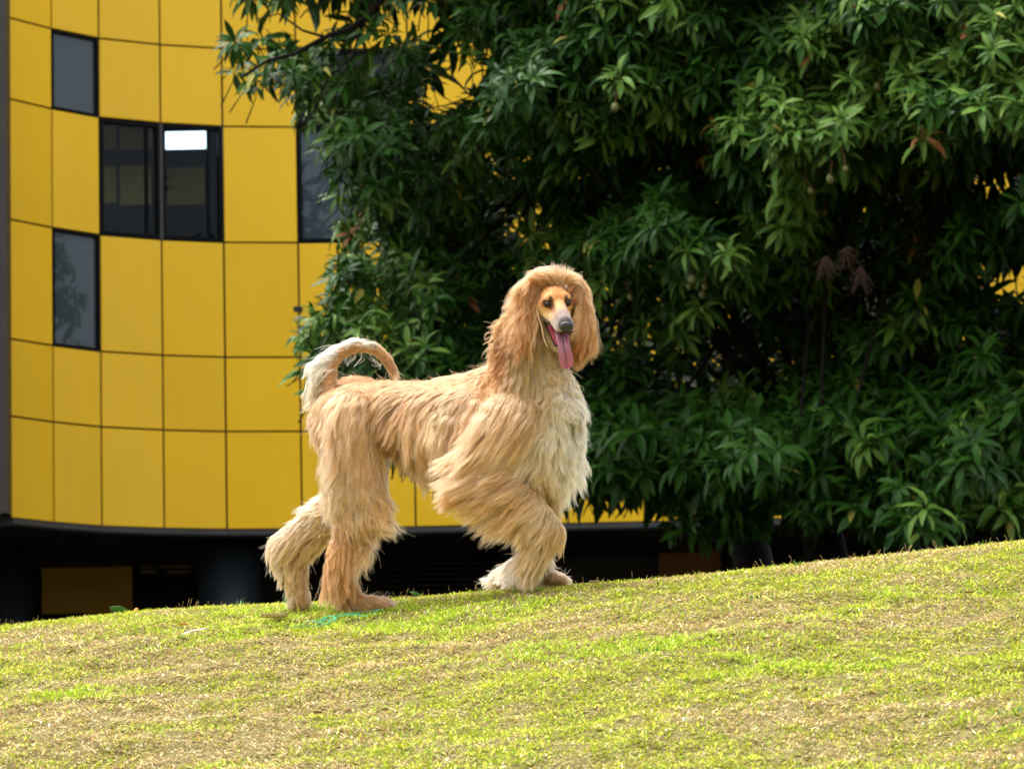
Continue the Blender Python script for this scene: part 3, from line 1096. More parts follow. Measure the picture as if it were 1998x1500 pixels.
def dog_body_mesh():
    mb = MB()
    nu, nv = 20, 12
    for i in range(len(CG)):
        s = CS[i]
        sc = np.array([1, 1 / s, 1])
        a, b = CA_[i] * sc, CB_[i] * sc
        ax = b - a
        ln = np.linalg.norm(ax)
        ax /= ln
        u = np.cross(ax, [0.2, 0.9, 0.37])
        u /= np.linalg.norm(u)
        w = np.cross(ax, u)
        rings = []
        for k in range(nv + 1):
            th = math.pi * k / nv
            if k <= nv // 2:
                c, r = a, CRA[i]
            if k > nv // 2:
                c, r = b, CRB[i]
            rings.append((c - ax * math.cos(th) * r, max(math.sin(th) * r, 1e-5)))
            if k == nv // 2:
                rings.append((b, CRB[i]))
        base = len(mb.v)
        for c, r in rings:
            for q in range(nu):
                an = 2 * math.pi * q / nu
                v = (c + (u * math.cos(an) + w * math.sin(an)) * r) / sc
                mb.v.append(tuple(v))
        for k in range(len(rings) - 1):
            for q in range(nu):
                q2 = (q + 1) % nu
                mb.f.append((base + k * nu + q, base + k * nu + q2, base + (k + 1) * nu + q2, base + (k + 1) * nu + q))
        mb.f.append(tuple(base + q for q in range(nu))[::-1])
        e = base + (len(rings) - 1) * nu
        mb.f.append(tuple(e + q for q in range(nu)))
    me = mb.mesh('body_union', None)
    o = bpy.data.objects.new('body_union', me)
    COL.objects.link(o)
    rm = o.modifiers.new('r', 'REMESH')
    rm.mode = 'VOXEL'
    rm.voxel_size = 0.0042
    sm = o.modifiers.new('s', 'SMOOTH')
    sm.factor = 0.5
    sm.iterations = 5
    dg = bpy.context.evaluated_depsgraph_get()
    out = bpy.data.meshes.new_from_object(o.evaluated_get(dg))
    bpy.data.objects.remove(o)
    bpy.data.meshes.remove(me)
    out.name = 'body'
    return out


def srgb(r, g, b):
    c = np.array([r, g, b]) / 255.0
    return np.where(c < 0.04045, c / 12.92, ((c + 0.055) / 1.055) ** 2.4)


C_TOP = srgb(222, 166, 108)
C_GOLD = srgb(234, 197, 147)
C_LIGHT = srgb(242, 216, 172)
C_CREAM = srgb(250, 234, 204)
C_WHITE = srgb(253, 247, 236)
C_TAN = srgb(206, 166, 126)
C_ORANGE = srgb(220, 166, 108)
C_EAR = srgb(214, 152, 90)
C_EARD = srgb(164, 104, 56)
C_BLOND = srgb(246, 218, 172)
C_DARK = srgb(120, 90, 66)
C_OLIVE = srgb(206, 186, 142)

# groups, px, py, start angle, end angle (0 = right, 90 = down, 180 = left), length px, lift, wave px, thickness px, colour
GD = [
    # back line and rump: short, lying back
    ('T', 690, 738, 185, 170, 16, .2, 0, 1, C_TOP), ('T', 760, 738, 182, 172, 18, .04, 0, 1, C_TOP), ('T', 850, 742, 182, 172, 18, .04, 0, 1, C_TOP),
    ('T', 930, 726, 170, 165, 20, .05, 0, 1, C_TOP), ('T', 980, 705, 150, 140, 30, .2, 0, 3, C_TOP), ('T', 720, 755, 175, 160, 20, .1, 0, 3, C_TOP),
    ('T', 800, 757, 165, 145, 22, .04, 0, 1, C_TOP), ('T', 880, 755, 160, 140, 22, .04, 0, 1, C_TOP), ('T', 740, 757, 165, 145, 22, .04, 0, 1, C_TOP), ('T', 845, 757, 163, 142, 22, .04, 0, 1, C_TOP), ('T', 925, 750, 155, 135, 24, .05, 0, 1, C_TOP),
    # flank
    ('T', 640, 790, 105, 90, 58, .02, 2, 1, C_GOLD), ('T', 690, 790, 132, 98, 95, .12, 2, 6, C_GOLD), ('T', 750, 785, 118, 92, 95, .12, 2, 8, C_GOLD),
    ('T', 820, 790, 118, 86, 120, .12, 3, 9, C_GOLD), ('T', 880, 790, 116, 84, 125, .14, 5, 10, C_LIGHT), ('T', 940, 790, 112, 98, 125, .12, 3, 9, C_GOLD),
    ('T', 760, 840, 98, 85, 56, .1, 3, 7, C_TAN), ('T', 830, 850, 98, 88, 90, .14, 3, 9, C_GOLD), ('T', 890, 860, 100, 100, 90, .14, 4, 10, C_LIGHT),
    ('T', 940, 880, 105, 120, 85, .14, 3, 10, C_GOLD), ('T', 860, 900, 95, 100, 68, .1, 3, 8, C_LIGHT),
    # shoulder and chest
    ('T', 1000, 780, 110, 116, 140, .12, 3, 10, C_GOLD), ('T', 1040, 800, 112, 124, 135, .14, 4, 11, C_LIGHT), ('T', 1000, 860, 118, 146, 130, .14, 3, 12, C_LIGHT),
    ('T', 1060, 850, 112, 122, 120, .16, 4, 12, C_CREAM), ('T', 1095, 790, 95, 85, 80, .12, 4, 9, C_WHITE), ('T', 1115, 830, 84, 84, 60, .2, 5, 9, C_WHITE),
    ('T', 1100, 880, 93, 92, 95, .15, 6, 9, C_WHITE), ('T', 1050, 910, 105, 110, 80, .2, 5, 12, C_LIGHT), ('T', 1120, 860, 88, 88, 75, .18, 5, 9, C_WHITE),
    ('T', 1080, 920, 94, 88, 90, .12, 7, 12, C_LIGHT), ('T', 1000, 920, 125, 150, 80, .1, 3, 10, C_GOLD),
    # neck
    ('NECK', 960, 760, 126, 108, 80, .2, 2, 8, C_TOP), ('NECK', 985, 700, 125, 112, 65, .3, 4, 10, C_EAR), ('NECK', 1000, 640, 120, 110, 65, .3, 4, 8, C_EAR),
    ('NECK', 1010, 740, 108, 108, 120, .15, 3, 8, C_GOLD), ('NECK', 1040, 700, 102, 100, 100, .12, 3, 8, C_OLIVE), ('NECK', 1070, 680, 88, 80, 55, .12, 3, 7, C_OLIVE),
    ('NECK', 1060, 760, 105, 116, 110, .15, 6, 9, C_LIGHT), ('NECK', 1090, 720, 74, 62, 60, .2, 5, 8, C_CREAM), ('NECK', 1100, 760, 66, 62, 75, .3, 6, 10, C_WHITE),
    ('NECK', 1030, 790, 110, 120, 120, .15, 4, 9, C_LIGHT), ('NECK', 1090, 800, 85, 78, 85, .25, 5, 10, C_WHITE), ('NECK', 1110, 640, 90, 85, 45, .1, 3, 5, C_EARD),
    # tail: short on the ring, plume on the outside
    ('TAIL', 645, 770, 110, 100, 16, .1, 0, 2, C_TOP), ('TAIL', 640, 740, 270, 265, 8, .1, 0, 1, C_ORANGE), ('TAIL', 650, 705, 300, 310, 8, .1, 0, 1, C_ORANGE),
    ('TAIL', 685, 680, 340, 0, 8, .1, 0, 1, C_ORANGE), ('TAIL', 725, 682, 15, 30, 8, .1, 0, 1, C_ORANGE), ('TAIL', 755, 710, 55, 65, 9, .12, 0, 1, C_ORANGE),
    ('TAIL', 765, 730, 70, 60, 20, .12, 1, 1, C_GOLD),
    # near hind leg
    ('NH', 640, 810, 98, 86, 72, .02, 3, 1, C_GOLD), ('NH', 620, 850, 90, 82, 70, .03, 3, 2, C_LIGHT), ('NH', 690, 810, 115, 90, 125, .12, 3, 8, C_GOLD),
    ('NH', 660, 880, 92, 88, 125, .12, 4, 9, C_LIGHT), ('NH', 720, 880, 92, 92, 120, .12, 3, 9, C_GOLD), ('NH', 690, 940, 88, 84, 105, .14, 5, 11, C_LIGHT),
    ('NH', 740, 950, 90, 66, 70, .2, 5, 9, C_GOLD), ('NH', 640, 940, 95, 96, 70, .2, 4, 8, C_LIGHT), ('NH', 700, 1010, 86, 72, 70, .2, 6, 11, C_GOLD),
    ('NH', 670, 1030, 92, 95, 100, .12, 3, 8, C_ORANGE), ('NH', 720, 990, 76, 50, 75, .3, 6, 9, C_GOLD), ('NH', 650, 1090, 96, 92, 90, .14, 2, 7, C_ORANGE),
    ('NH', 690, 1100, 84, 80, 75, .14, 3, 7, C_ORANGE), ('NH', 675, 1150, 95, 90, 38, .2, 2, 5, C_TAN), ('NH', 700, 1180, 20, 25, 16, .15, 1, 2, C_TAN),
    ('NH', 745, 1180, 5, 15, 10, .2, 0, 1, C_TAN), ('NH', 650, 1140, 100, 96, 52, .2, 3, 6, C_ORANGE),
    # far hind leg
    ('FH', 720, 880, 95, 100, 60, .1, 3, 6, C_DARK), ('FH', 760, 920, 92, 100, 60, .2, 3, 7, C_TAN), ('FH', 720, 980, 110, 130, 60, .1, 3, 6, C_TAN),
    ('FH', 640, 1000, 165, 160, 50, .3, 4, 8, C_LIGHT), ('FH', 620, 1030, 150, 142, 55, .15, 2, 8, C_LIGHT), ('FH', 580, 1060, 145, 118, 50, .25, 2, 9, C_LIGHT),
    ('FH', 550, 1080, 135, 85, 40, .3, 2, 9, C_LIGHT), ('FH', 600, 1090, 120, 105, 45, .1, 2, 7, C_GOLD), ('FH', 575, 1140, 100, 92, 28, .15, 2, 5, C_LIGHT),
    ('FH', 590, 1180, 95, 90, 15, .1, 1, 3, C_TAN), ('FH', 610, 1120, 95, 92, 25, .1, 1, 4, C_TAN),
    # near fore leg
    ('NF', 1000, 800, 113, 120, 140, .12, 3, 9, C_GOLD), ('NF', 1010, 860, 118, 142, 130, .12, 3, 11, C_LIGHT), ('NF', 960, 890, 124, 152, 115, .15, 3, 12, C_GOLD),
    ('NF', 930, 940, 148, 156, 80, .25, 3, 12, C_ORANGE), ('NF', 965, 970, 150, 150, 85, .15, 3, 12, C_GOLD), ('NF', 1020, 960, 135, 145, 85, .12, 3, 10, C_GOLD),
    ('NF', 1060, 1000, 118, 128, 75, .1, 2, 9, C_LIGHT), ('NF', 1090, 1030, 85, 130, 45, .08, 1, 6, C_GOLD), ('NF', 1050, 1050, 112, 122, 62, .12, 2, 9, C_LIGHT),
    ('NF', 1030, 1095, 105, 130, 50, .15, 2, 7, C_LIGHT), ('NF', 1000, 1110, 100, 140, 40, .2, 3, 7, C_CREAM), ('NF', 975, 1125, 140, 165, 36, .3, 3, 6, C_CREAM),
    ('NF', 1010, 1125, 80, 70, 22, .2, 1, 4, C_LIGHT),
    # far fore leg
    ('FF', 1060, 900, 90, 88, 80, .15, 5, 9, C_LIGHT), ('FF', 1070, 970, 88, 84, 60, .15, 5, 7, C_GOLD), ('FF', 1055, 1060, 88, 84, 36, .15, 2, 4, C_LIGHT),
    ('FF', 1060, 1115, 70, 50, 22, .25, 2, 3, C_CREAM), ('FF', 1090, 1128, 5, 12, 11, .2, 0, 1, C_LIGHT), ('FF', 1040, 1100, 95, 100, 30, .2, 2, 4, C_CREAM),
    # ears
    ('EARL', 1050, 560, 135, 112, 90, .15, 3, 5, C_EAR), ('EARL', 1035, 575, 125, 112, 110, .15, 4, 5, C_EAR), ('EARL', 1030, 610, 112, 106, 100, .15, 4, 5, C_EAR),
    ('EARL', 1015, 640, 128, 112, 90, .2, 4, 6, C_EARD), ('EARL', 995, 680, 134, 112, 75, .12, 4, 4, C_EARD), ('EARL', 1005, 620, 130, 115, 80, .2, 5, 6, C_EAR),
    ('EARR', 1125, 558, 62, 122, 100, .1, 2, 4, C_EAR), ('EARR', 1135, 580, 60, 120, 95, .12, 3, 4, C_EAR), ('EARR', 1140, 620, 75, 118, 80, .12, 4, 4, C_EARD),
    ('EARR', 1140, 670, 90, 120, 55, .2, 4, 5, C_EARD), ('EARR', 1150, 610, 75, 125, 80, .15, 4, 4, C_EAR),
    ('JAW', 1060, 650, 100, 95, 22, .08, 1, 2, C_OLIVE), ('JAW', 1080, 690, 95, 90, 14, .08, 0, 1, C_OLIVE),
]


def guides(group):
    g = [q for q in GD if q[0] == group]
    return (np.array([[q[1], q[2]] for q in g], float), np.array([[math.cos(math.radians(q[3])), math.sin(math.radians(q[3])),
            math.cos(math.radians(q[4])), math.sin(math.radians(q[4])), q[5], q[6], q[7], q[8]] for q in g]), np.array([q[9] for q in g]))


def tri_sample(me, n):
    me.calc_loop_triangles()
    t = np.zeros(len(me.loop_triangles) * 3, np.int32)
    me.loop_triangles.foreach_get('vertices', t)
    t = t.reshape(-1, 3)
    v = np.zeros(len(me.vertices) * 3, np.float32)
    me.vertices.foreach_get('co', v)
    v = v.reshape(-1, 3).astype(float)
    a, b, c = v[t[:, 0]], v[t[:, 1]], v[t[:, 2]]
    cr = np.cross(b - a, c - a)
    ar = np.linalg.norm(cr, axis=1)
    p = ar / ar.sum()
    i = rng.choice(len(t), n, p=p)
    r1, r2 = np.sqrt(rng.random(n)), rng.random(n)
    P = a[i] * (1 - r1)[:, None] + b[i] * (r1 * (1 - r2))[:, None] + c[i] * (r1 * r2)[:, None]
    return P, cr[i] / (ar[i][:, None] + 1e-15)


DEP = np.array([0.0, 1.0, 0.0])


def grow(P, Nn, attr, colr, npts=12, clump_n=22, clump=0.75, seed=0, collide=None, gravity=0.0, jit=0.12):
    """strands from roots P with normals Nn; attr = cos0 sin0 cos1 sin1 length lift wave thick (px)"""
    n = len(P)
    rs = np.random.default_rng(100 + seed)
    d0 = np.stack([attr[:, 0], np.zeros(n), -attr[:, 1]], -1)
    d1 = np.stack([attr[:, 2], np.zeros(n), -attr[:, 3]], -1)
    nc = max(4, n // clump_n)
    ci = rs.choice(n, nc, replace=False)
    from mathutils.kdtree import KDTree
    kd = KDTree(nc)
    for j, q in enumerate(ci):
        kd.insert(P[q], j)
    kd.balance()
    own = np.array([kd.find(p)[1] for p in P])
    cr_ = ci[own]
    nb = max(3, nc // 9)
    bi = rs.choice(nc, nb, replace=False)
    kb = KDTree(nb)
    for j, q in enumerate(bi):
        kb.insert(P[ci[q]], j)
    kb.balance()
    big_of = np.array([kb.find(P[q])[1] for q in ci])       # lock -> tress
    bown = big_of[own]
    br_ = ci[bi][bown]
    # locks: every clump leans its own way
    ca = rs.normal(0, jit * 0.6, nc) + rs.normal(0, jit * 0.8, nb)[big_of] + (fbm(P[ci, 0] * 11, P[ci, 2] * 11, 50 + seed, 2) - 0.5) * 0.6
    cb = rs.normal(0, jit * 1.2, nc)
    ang = ca[own] + rs.normal(0, 0.05, n)
    ca_, sa_ = np.cos(ang), np.sin(ang)

    def rot(d):
        return np.stack([d[:, 0] * ca_ - d[:, 2] * sa_, d[:, 1], d[:, 0] * sa_ + d[:, 2] * ca_], -1)
    d0, d1 = rot(d0), rot(d1)
    d1[:, 1] += cb[own] - 0.05
    lift = attr[:, 5] * (0.5 + rs.random(nc)[own])
    Lm = attr[:, 4] / PPM * (0.80 + 0.35 * rs.random(nb)[bown]) * (0.85 + 0.2 * rs.random(nc)[own]) * (0.62 + 0.45 * rs.random(n))
    thick = attr[:, 7] / PPM * (0.2 + 0.4 * rs.random(nb)[bown] + 0.2 * rs.random(nc)[own])
    amp = attr[:, 6] / PPM * (0.3 + 0.9 * rs.random(nb)[bown])
    wl_ = rs.uniform(26, 60, nb)[bown] / PPM
    ph = rs.random(nb)[bown] * 6.28 + rs.normal(0, .5, nc)[own]
    ph2 = rs.random(nb)[bown] * 6.28 + rs.normal(0, .5, nc)[own]
    pts = np.zeros((n, npts, 3))
    pts[:, 0] = P - Nn * 0.002
    cur = P.copy()
    st = Lm / (npts - 1)
    for k in range(1, npts):
        t = k / (npts - 1)
        d = d0 * (1 - t) + d1 * t
        into = np.minimum((d * Nn).sum(1), 0)
        d = d - Nn * (into * (1.0 - t * 0.85))[:, None] + Nn * (lift * max(0, 1 - 2.2 * t) * 2.0)[:, None]
        d[:, 2] -= gravity * t
        d /= (np.linalg.norm(d, axis=1, keepdims=True) + 1e-9)
        cur = cur + d * st[:, None]
        if collide is not False and (k % 2 == 1 or npts < 8):
            s_, g_, _ = sdf(cur, collide)
            need = thick * min(1, t * 2.2) + 0.0015
            push = np.clip(need - s_, 0, 0.03)
            cur = cur + g_ * push[:, None]
        pts[:, k] = cur
    # waves along the lock
    s = np.arange(npts)[None, :] * st[:, None]
    env = np.clip(s / (0.35 * Lm[:, None] + 1e-6), 0, 1)
    tang = pts[:, -1] - pts[:, 0]
    tang /= (np.linalg.norm(tang, axis=1, keepdims=True) + 1e-9)
    b1 = np.cross(tang, DEP)
    b1 /= (np.linalg.norm(b1, axis=1, keepdims=True) + 1e-9)
    wv = np.sin(s / wl_[:, None] * 6.28 + ph[:, None]) * env * amp[:, None]
    wz = np.cos(s / wl_[:, None] * 6.28 * 0.9 + ph2[:, None]) * env * amp[:, None] * 0.8
    pts = pts + b1[:, None, :] * wv[..., None] + DEP * wz[..., None]
    # gather into locks
    tt = (np.linspace(0, 1, npts) ** 1.1)[None, :, None]
    wgt = (clump * (0.7 + 0.6 * rs.random(nc)))[own].clip(0, 0.97)[:, None, None]
    cp = pts[cr_]
    fr = rs.normal(0, 0.0011, (n, 1, 3))
    pts = pts + (cp - pts + fr) * tt * wgt
    bp_ = pts[br_]
    fb = rs.normal(0, 0.0045, (nc, 1, 3))[own]
    pts = pts + (bp_ - pts + fb) * tt ** 1.4 * (clump * 0.42)
    # a few stray hairs
    stray = rs.random(n) < 0.07
    off = rs.normal(0, 0.012, (n, 3))
    pts[stray] += off[stray][:, None, :] * (np.linspace(0, 1, npts) ** 1.6)[None, :, None]
    cv = (1 + rs.normal(0, 0.09, nb))[bown][:, None] * (1 + rs.normal(0, 0.15, nc))[own][:, None] * (1 + rs.normal(0, 0.07, n))[:, None]
    warm = rs.normal(0, 0.035, nc)[own]
    col = colr * cv * np.stack([1 + warm, np.ones(n), 1 - 2 * warm], -1)
    wt = np.clip((colr[:, 2:3] - 0.50) / 0.30, 0, 1)
    col = col * (np.array([0.86, 0.74, 0.58]) * (1 - wt) + np.array([0.88, 0.82, 0.72]) * wt)
    return pts, np.clip(col, 0.01, 0.95)


def make_curves(name, sets, mat, parent, rad=0.00045, **props):
    """sets: list of (points (n,k,3), colour (n,3))"""
    hc = bpy.data.hair_curves.new(name)
    sizes = []
    for p, c in sets:
        sizes += [p.shape[1]] * p.shape[0]
    hc.add_curves(sizes)
    P = np.concatenate([p.reshape(-1, 3) for p, c in sets]).astype(np.float32)
    P = P - np.array(parent.location, np.float32)
    hc.position_data.foreach_set('vector', P.ravel())
    R = []
    Cc = []
    for p, c in sets:
        n, k, _ = p.shape
        t = np.linspace(0, 1, k)
        r = rad * np.interp(t, [0, .15, .7, 1], [0.8, 1, 0.8, 0.25])
        R.append(np.tile(r, n))
        cc = c[:, None, :] * np.interp(t, [0, .35, 1], [0.52, 0.93, 1.10])[None, :, None]  # natural darker roots, deepened to put shade between locks into the colour
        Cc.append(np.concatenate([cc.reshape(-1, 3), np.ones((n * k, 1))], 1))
    ra = hc.attributes.get('radius') or hc.attributes.new('radius', 'FLOAT', 'POINT')
    ra.data.foreach_set('value', np.concatenate(R).astype(np.float32))
    at = hc.attributes.new('tint', 'FLOAT_COLOR', 'POINT')
    at.data.foreach_set('color', np.clip(np.concatenate(Cc), 0, 1).astype(np.float32).ravel())
    hc.materials.append(mat)
    o = bpy.data.objects.new(name, hc)
    COL.objects.link(o)
    o.parent = parent
    for k_, v_ in props.items():
        o[k_] = v_
    return o


def hair_mat():
    m = bpy.data.materials.new('hound_hair')
    m.use_nodes = True
    nt = m.node_tree
    nt.nodes.remove(nt.nodes['Principled BSDF'])
    at = nt.nodes.new('ShaderNodeAttribute')
    at.attribute_name = 'tint'
    h = nt.nodes.new('ShaderNodeBsdfHairPrincipled')
    h.model = 'CHIANG'
    h.parametrization = 'COLOR'
    h.inputs['Roughness'].default_value = 0.38
    h.inputs['Radial Roughness'].default_value = 0.6
    h.inputs['Random Roughness'].default_value = 0.1
    d = nt.nodes.new('ShaderNodeBsdfDiffuse')
    mx = nt.nodes.new('ShaderNodeMixShader')
    mx.inputs[0].default_value = 0.38
    nt.links.new(at.outputs['Color'], h.inputs['Color'])
    nt.links.new(at.outputs['Color'], d.inputs['Color'])
    nt.links.new(h.outputs[0], mx.inputs[1])
    nt.links.new(d.outputs[0], mx.inputs[2])
    nt.links.new(mx.outputs[0], nt.nodes['Material Output'].inputs['Surface'])
    return m


def head_local(P):
    q = (P - HE) * 100
    return q @ HA, q @ HB, q @ HC


def smooth01(x, a, b):
    t = np.clip((x - a) / (b - a), 0, 1)
    return t * t * (3 - 2 * t)


EYE = [(-3.35, -0.15, -0.55), (3.35, -0.15, -0.55)]


def face_color(P):
    a, b, c = head_local(P)
    n = len(P)
    col = np.tile(srgb(218, 158, 96), (n, 1))
    nz = fbm(a * 0.9 + 20, c * 0.9 + b * .5, 4, 3)[:, None]

    def mix(col, tgt, w):
        w = np.clip(w, 0, 1)[:, None]
        return col * (1 - w) + tgt * w
    col = mix(col, srgb(226, 186, 128), smooth01(c, -1.5, -3.5) * smooth01(np.abs(a), 1.5, 3.5))         # pale cheeks
    col = mix(col, srgb(205, 165, 125), smooth01(b, 0.5, 3.0) * 0.8)
    col = mix(col, srgb(150, 132, 120), smooth01(b, 3.0, 6.0))
    col = mix(col, srgb(205, 190, 165), smooth01(c, -4.2, -5.5) * smooth01(b, 9.5, 6) * smooth01(b, -3, 1) * 0.8)
    col = mix(col, srgb(70, 66, 66), smooth01(b, 7.6, 9.8) * smooth01(c, -5.2, -3.6))
    for (ea, eb, ec) in EYE:
        q = np.sqrt(((a - ea) / 1.75) ** 2 + ((c - ec) / 1.2) ** 2 + ((b - eb) / 3) ** 2)
        col = mix(col, srgb(26, 20, 17), smooth01(q, 1.45, 0.85))
        s = -np.sign(ea)
        q = np.sqrt(((a - ea - s * 0.9) / 0.75) ** 2 + ((c - ec - 1.35) / 1.3) ** 2 + ((b - eb + .5) / 4) ** 2)
        col = mix(col, srgb(35, 26, 20), smooth01(q, 1.3, 0.6) * 0.9)
        q = np.sqrt(((a - ea - s * 1.2) / 0.9) ** 2 + ((c - ec + .5) / 1.1) ** 2 + ((b - eb) / 4) ** 2)
        col = mix(col, srgb(120, 66, 30), smooth01(q, 1.6, 0.7) * 0.6)
    col = mix(col, srgb(176, 104, 52), smooth01(np.abs(a), 4.0, 5.4) * smooth01(c, -5, -1) * 0.7)
    return col * (0.86 + 0.28 * nz)


def build_dog():
    gnd = hit_ground(700, 1196)
    root = thing('afghan_hound', (DP(850, 1180, 0.02)[0], DOG_Y, gnd[2]), 'long-haired golden afghan hound striding along the grass crest with its tongue out', 'dog')
    me = dog_body_mesh()
    nv = len(me.vertices)
    v = np.zeros(nv * 3, np.float32)
    me.vertices.foreach_get('co', v)
    v = v.reshape(-1, 3).astype(float)
    nn = np.zeros(nv * 3, np.float32)
    me.vertices.foreach_get('normal', nn)
    nn = nn.reshape(-1, 3).astype(float)
    _, _, wh = sdf(v)
    grp = np.array(CG)[wh]
    px, py = project(v)
    col = np.tile(C_TAN * 0.62, (nv, 1))  # coat tan darkened so gaps between hairs read as shade
    hd = grp == 'HEAD'
    col[hd] = face_color(v[hd])
    jw = grp == 'JAW'
    up = nn @ HC
    fw = nn @ HB
    a_, b_, c_ = head_local(v)
    col[jw] = C_OLIVE * 0.8
    lips = jw & (b_ > -4.5) & (up > -0.15)
    col[lips] = srgb(30, 22, 24)
    col[jw & (b_ > -4.5) & (up > 0.42)] = srgb(150, 62, 74)
    col[hd & (up < -0.55) & (b_ > -3) & (c_ < -4.6)] = srgb(60, 26, 30)
    col[hd & (up < -0.25) & (up > -0.55) & (b_ > -3) & (c_ < -5.2)] = srgb(45, 34, 34)
    at = me.attributes.new('tint', 'FLOAT_COLOR', 'POINT')
    c4 = np.ones((nv, 4), np.float32)
    c4[:, :3] = col
    at.data.foreach_set('color', c4.ravel())
    me.polygons.foreach_set('use_smooth', np.ones(len(me.polygons), bool))
    bm_ = tint_mat('hound_skin', 0.7, 0.2)
    me.materials.clear()
    me.materials.append(bm_)
    bo = link('body', me)
    child_local(bo, root)
    hm = hair_mat()

    # ---- coat
    P, Nn = tri_sample(me, 180000)
    _, _, wh = sdf(P)
    g = np.array(CG)[wh]
    px, py = project(P)
    sets = []
    ears = []
    for gi, G in enumerate(['T', 'NECK', 'TAIL', 'NH', 'FH', 'NF', 'FF', 'EARL', 'EARR', 'JAW']):
        m = g == G
        if G == 'JAW':
            aa, bb, cc = head_local(P)
            m = m & ((Nn @ HC) < -0.25)
        if G == 'FH' or G == 'FF':
            m &= rng.random(len(m)) < 0.8
        idx = np.where(m)[0]
        pos, att, cg = guides(G)
        q = np.stack([px[idx], py[idx]], -1)
        d2 = ((q[:, None, :] - pos[None]) ** 2).sum(2)
        w = 1 / (d2 + 60) ** 1.6
        w /= w.sum(1, keepdims=True)
        A_ = w @ att
        for j in (0, 2):
            l = np.hypot(A_[:, j], A_[:, j + 1]) + 1e-6
            A_[:, j] /= l
            A_[:, j + 1] /= l
        Cc = w @ cg
        short = A_[:, 4] < 26
        if G in ('T', 'NF', 'NH', 'NECK'):
            A_[:, 4] *= np.interp(A_[:, 4], [30, 60], [1.0, 1.08])
        coll = None if G in ('T', 'NH', 'NF', 'FH', 'FF') else (('T', 'NECK', 'NF') if G in ('NECK',) else None)
        for sh in (False, True):
            k = short == sh
            if k.sum() < 60:
                continue
            p_, c_ = grow(P[idx][k], Nn[idx][k], A_[k], Cc[k], npts=6 if sh else 12, clump_n=8 if sh else 11,
                          clump=0.15 if sh else 0.58, seed=gi * 2 + sh, collide=coll, jit=0.08)
            (ears if G in ('EARL', 'EARR') else sets).append((p_, c_))
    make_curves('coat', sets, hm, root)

    # denser ear fringes and the swept crown
    def extra(cnt, fn, G, seed, col, npts=14, rad=None, gravity=0.0, clump=0.8, jit=.12, clump_n=26, coll=None):
        Pq, Nq, A_, C_ = fn(cnt)
        return grow(Pq, Nq, A_, C_, npts, clump_n, clump, seed, coll, gravity, jit)

    def strip(pl, cnt, nrm, att, cols, spread):
        """roots along a pixel polyline (px,py,d); att, cols given per vertex of the polyline"""
        pl = np.array(pl, float)
        t = rng.random(cnt) * (len(pl) - 1)
        i = np.minimum(t.astype(int), len(pl) - 2)
        f = (t - i)[:, None]
        q = pl[i] * (1 - f) + pl[i + 1] * f
        q = q + rng.normal(0, 1, q.shape) * np.array([spread, spread, spread / PPM])
        Pq = W(q[:, 0], q[:, 1], DOG_Y + q[:, 2])
        at = np.array([[math.cos(math.radians(z[0])), math.sin(math.radians(z[0])), math.cos(math.radians(z[1])), math.sin(math.radians(z[1])), z[2], z[3], z[4], z[5]] for z in att])
        A_ = at[i] * (1 - f) + at[i + 1] * f
        cols = np.array(cols)
        C_ = cols[i] * (1 - f) + cols[i + 1] * f
        Nq = np.tile(np.array(nrm, float) / np.linalg.norm(nrm), (cnt, 1))
        return Pq, Nq, A_, C_
    # left ear: from the side of the skull, blown back and down
    e1 = grow(*strip([(1059, 549, -.15), (1045, 560, -.16), (1037, 585, -.16), (1034, 612, -.16), (1036, 640, -.15)], 8500, (-.6, -.7, .2),
                     [(124, 114, 130, .06, 3, 4), (120, 114, 150, .08, 4, 6), (116, 110, 130, .1, 4, 7), (105, 104, 100, .1, 3, 7), (98, 98, 75, .1, 3, 5)],
                     [C_BLOND, C_EAR, C_EAR, C_EAR, C_OLIVE], 5), 16, 12, 0.75, 31, ('NECK', 'HEAD', 'EARL', 'T'), 0, .15)
    e1b = grow(*strip([(1040, 575, -.12), (1015, 610, -.11), (995, 650, -.10), (985, 690, -.1)], 4500, (-.8, -.3, .2),
                      [(138, 118, 65, .2, 4, 8), (136, 118, 72, .3, 5, 9), (136, 115, 60, .4, 5, 10), (130, 112, 55, .4, 5, 10)],
                      [C_EAR, C_EAR, C_EARD, C_TOP], 8), 14, 11, 0.75, 32, ('NECK', 'EARL', 'T'), 0, .25)
    e2 = grow(*strip([(1118, 548, -.16), (1128, 556, -.16), (1132, 580, -.16), (1130, 610, -.15), (1130, 640, -.14)], 7500, (.6, -.7, .2),
                     [(60, 116, 145, .04, 3, 3), (66, 116, 140, .05, 4, 3), (62, 110, 125, .06, 4, 4), (76, 108, 100, .05, 4, 3), (88, 106, 80, .05, 4, 3)],
                     [C_BLOND, C_EAR, C_EAR, C_EARD, C_EARD], 4), 16, 12, 0.75, 33, ('HEAD', 'EARR'), 0, .12)
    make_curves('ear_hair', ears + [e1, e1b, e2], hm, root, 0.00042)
    # crown
    k1 = grow(*strip([(1050, 548, -.15), (1066, 538, -.14), (1085, 534, -.14), (1098, 538, -.14)], 3600, (-.2, -.3, .9),
                     [(128, 114, 85, .02, 3, 1), (143, 112, 90, .03, 3, 1), (168, 118, 75, .08, 2, 2), (188, 150, 50, .18, 2, 2)],
                     [C_EAR, C_TOP, C_BLOND, C_BLOND], 6), 12, 10, 0.7, 34, ('HEAD',), 0, .2)
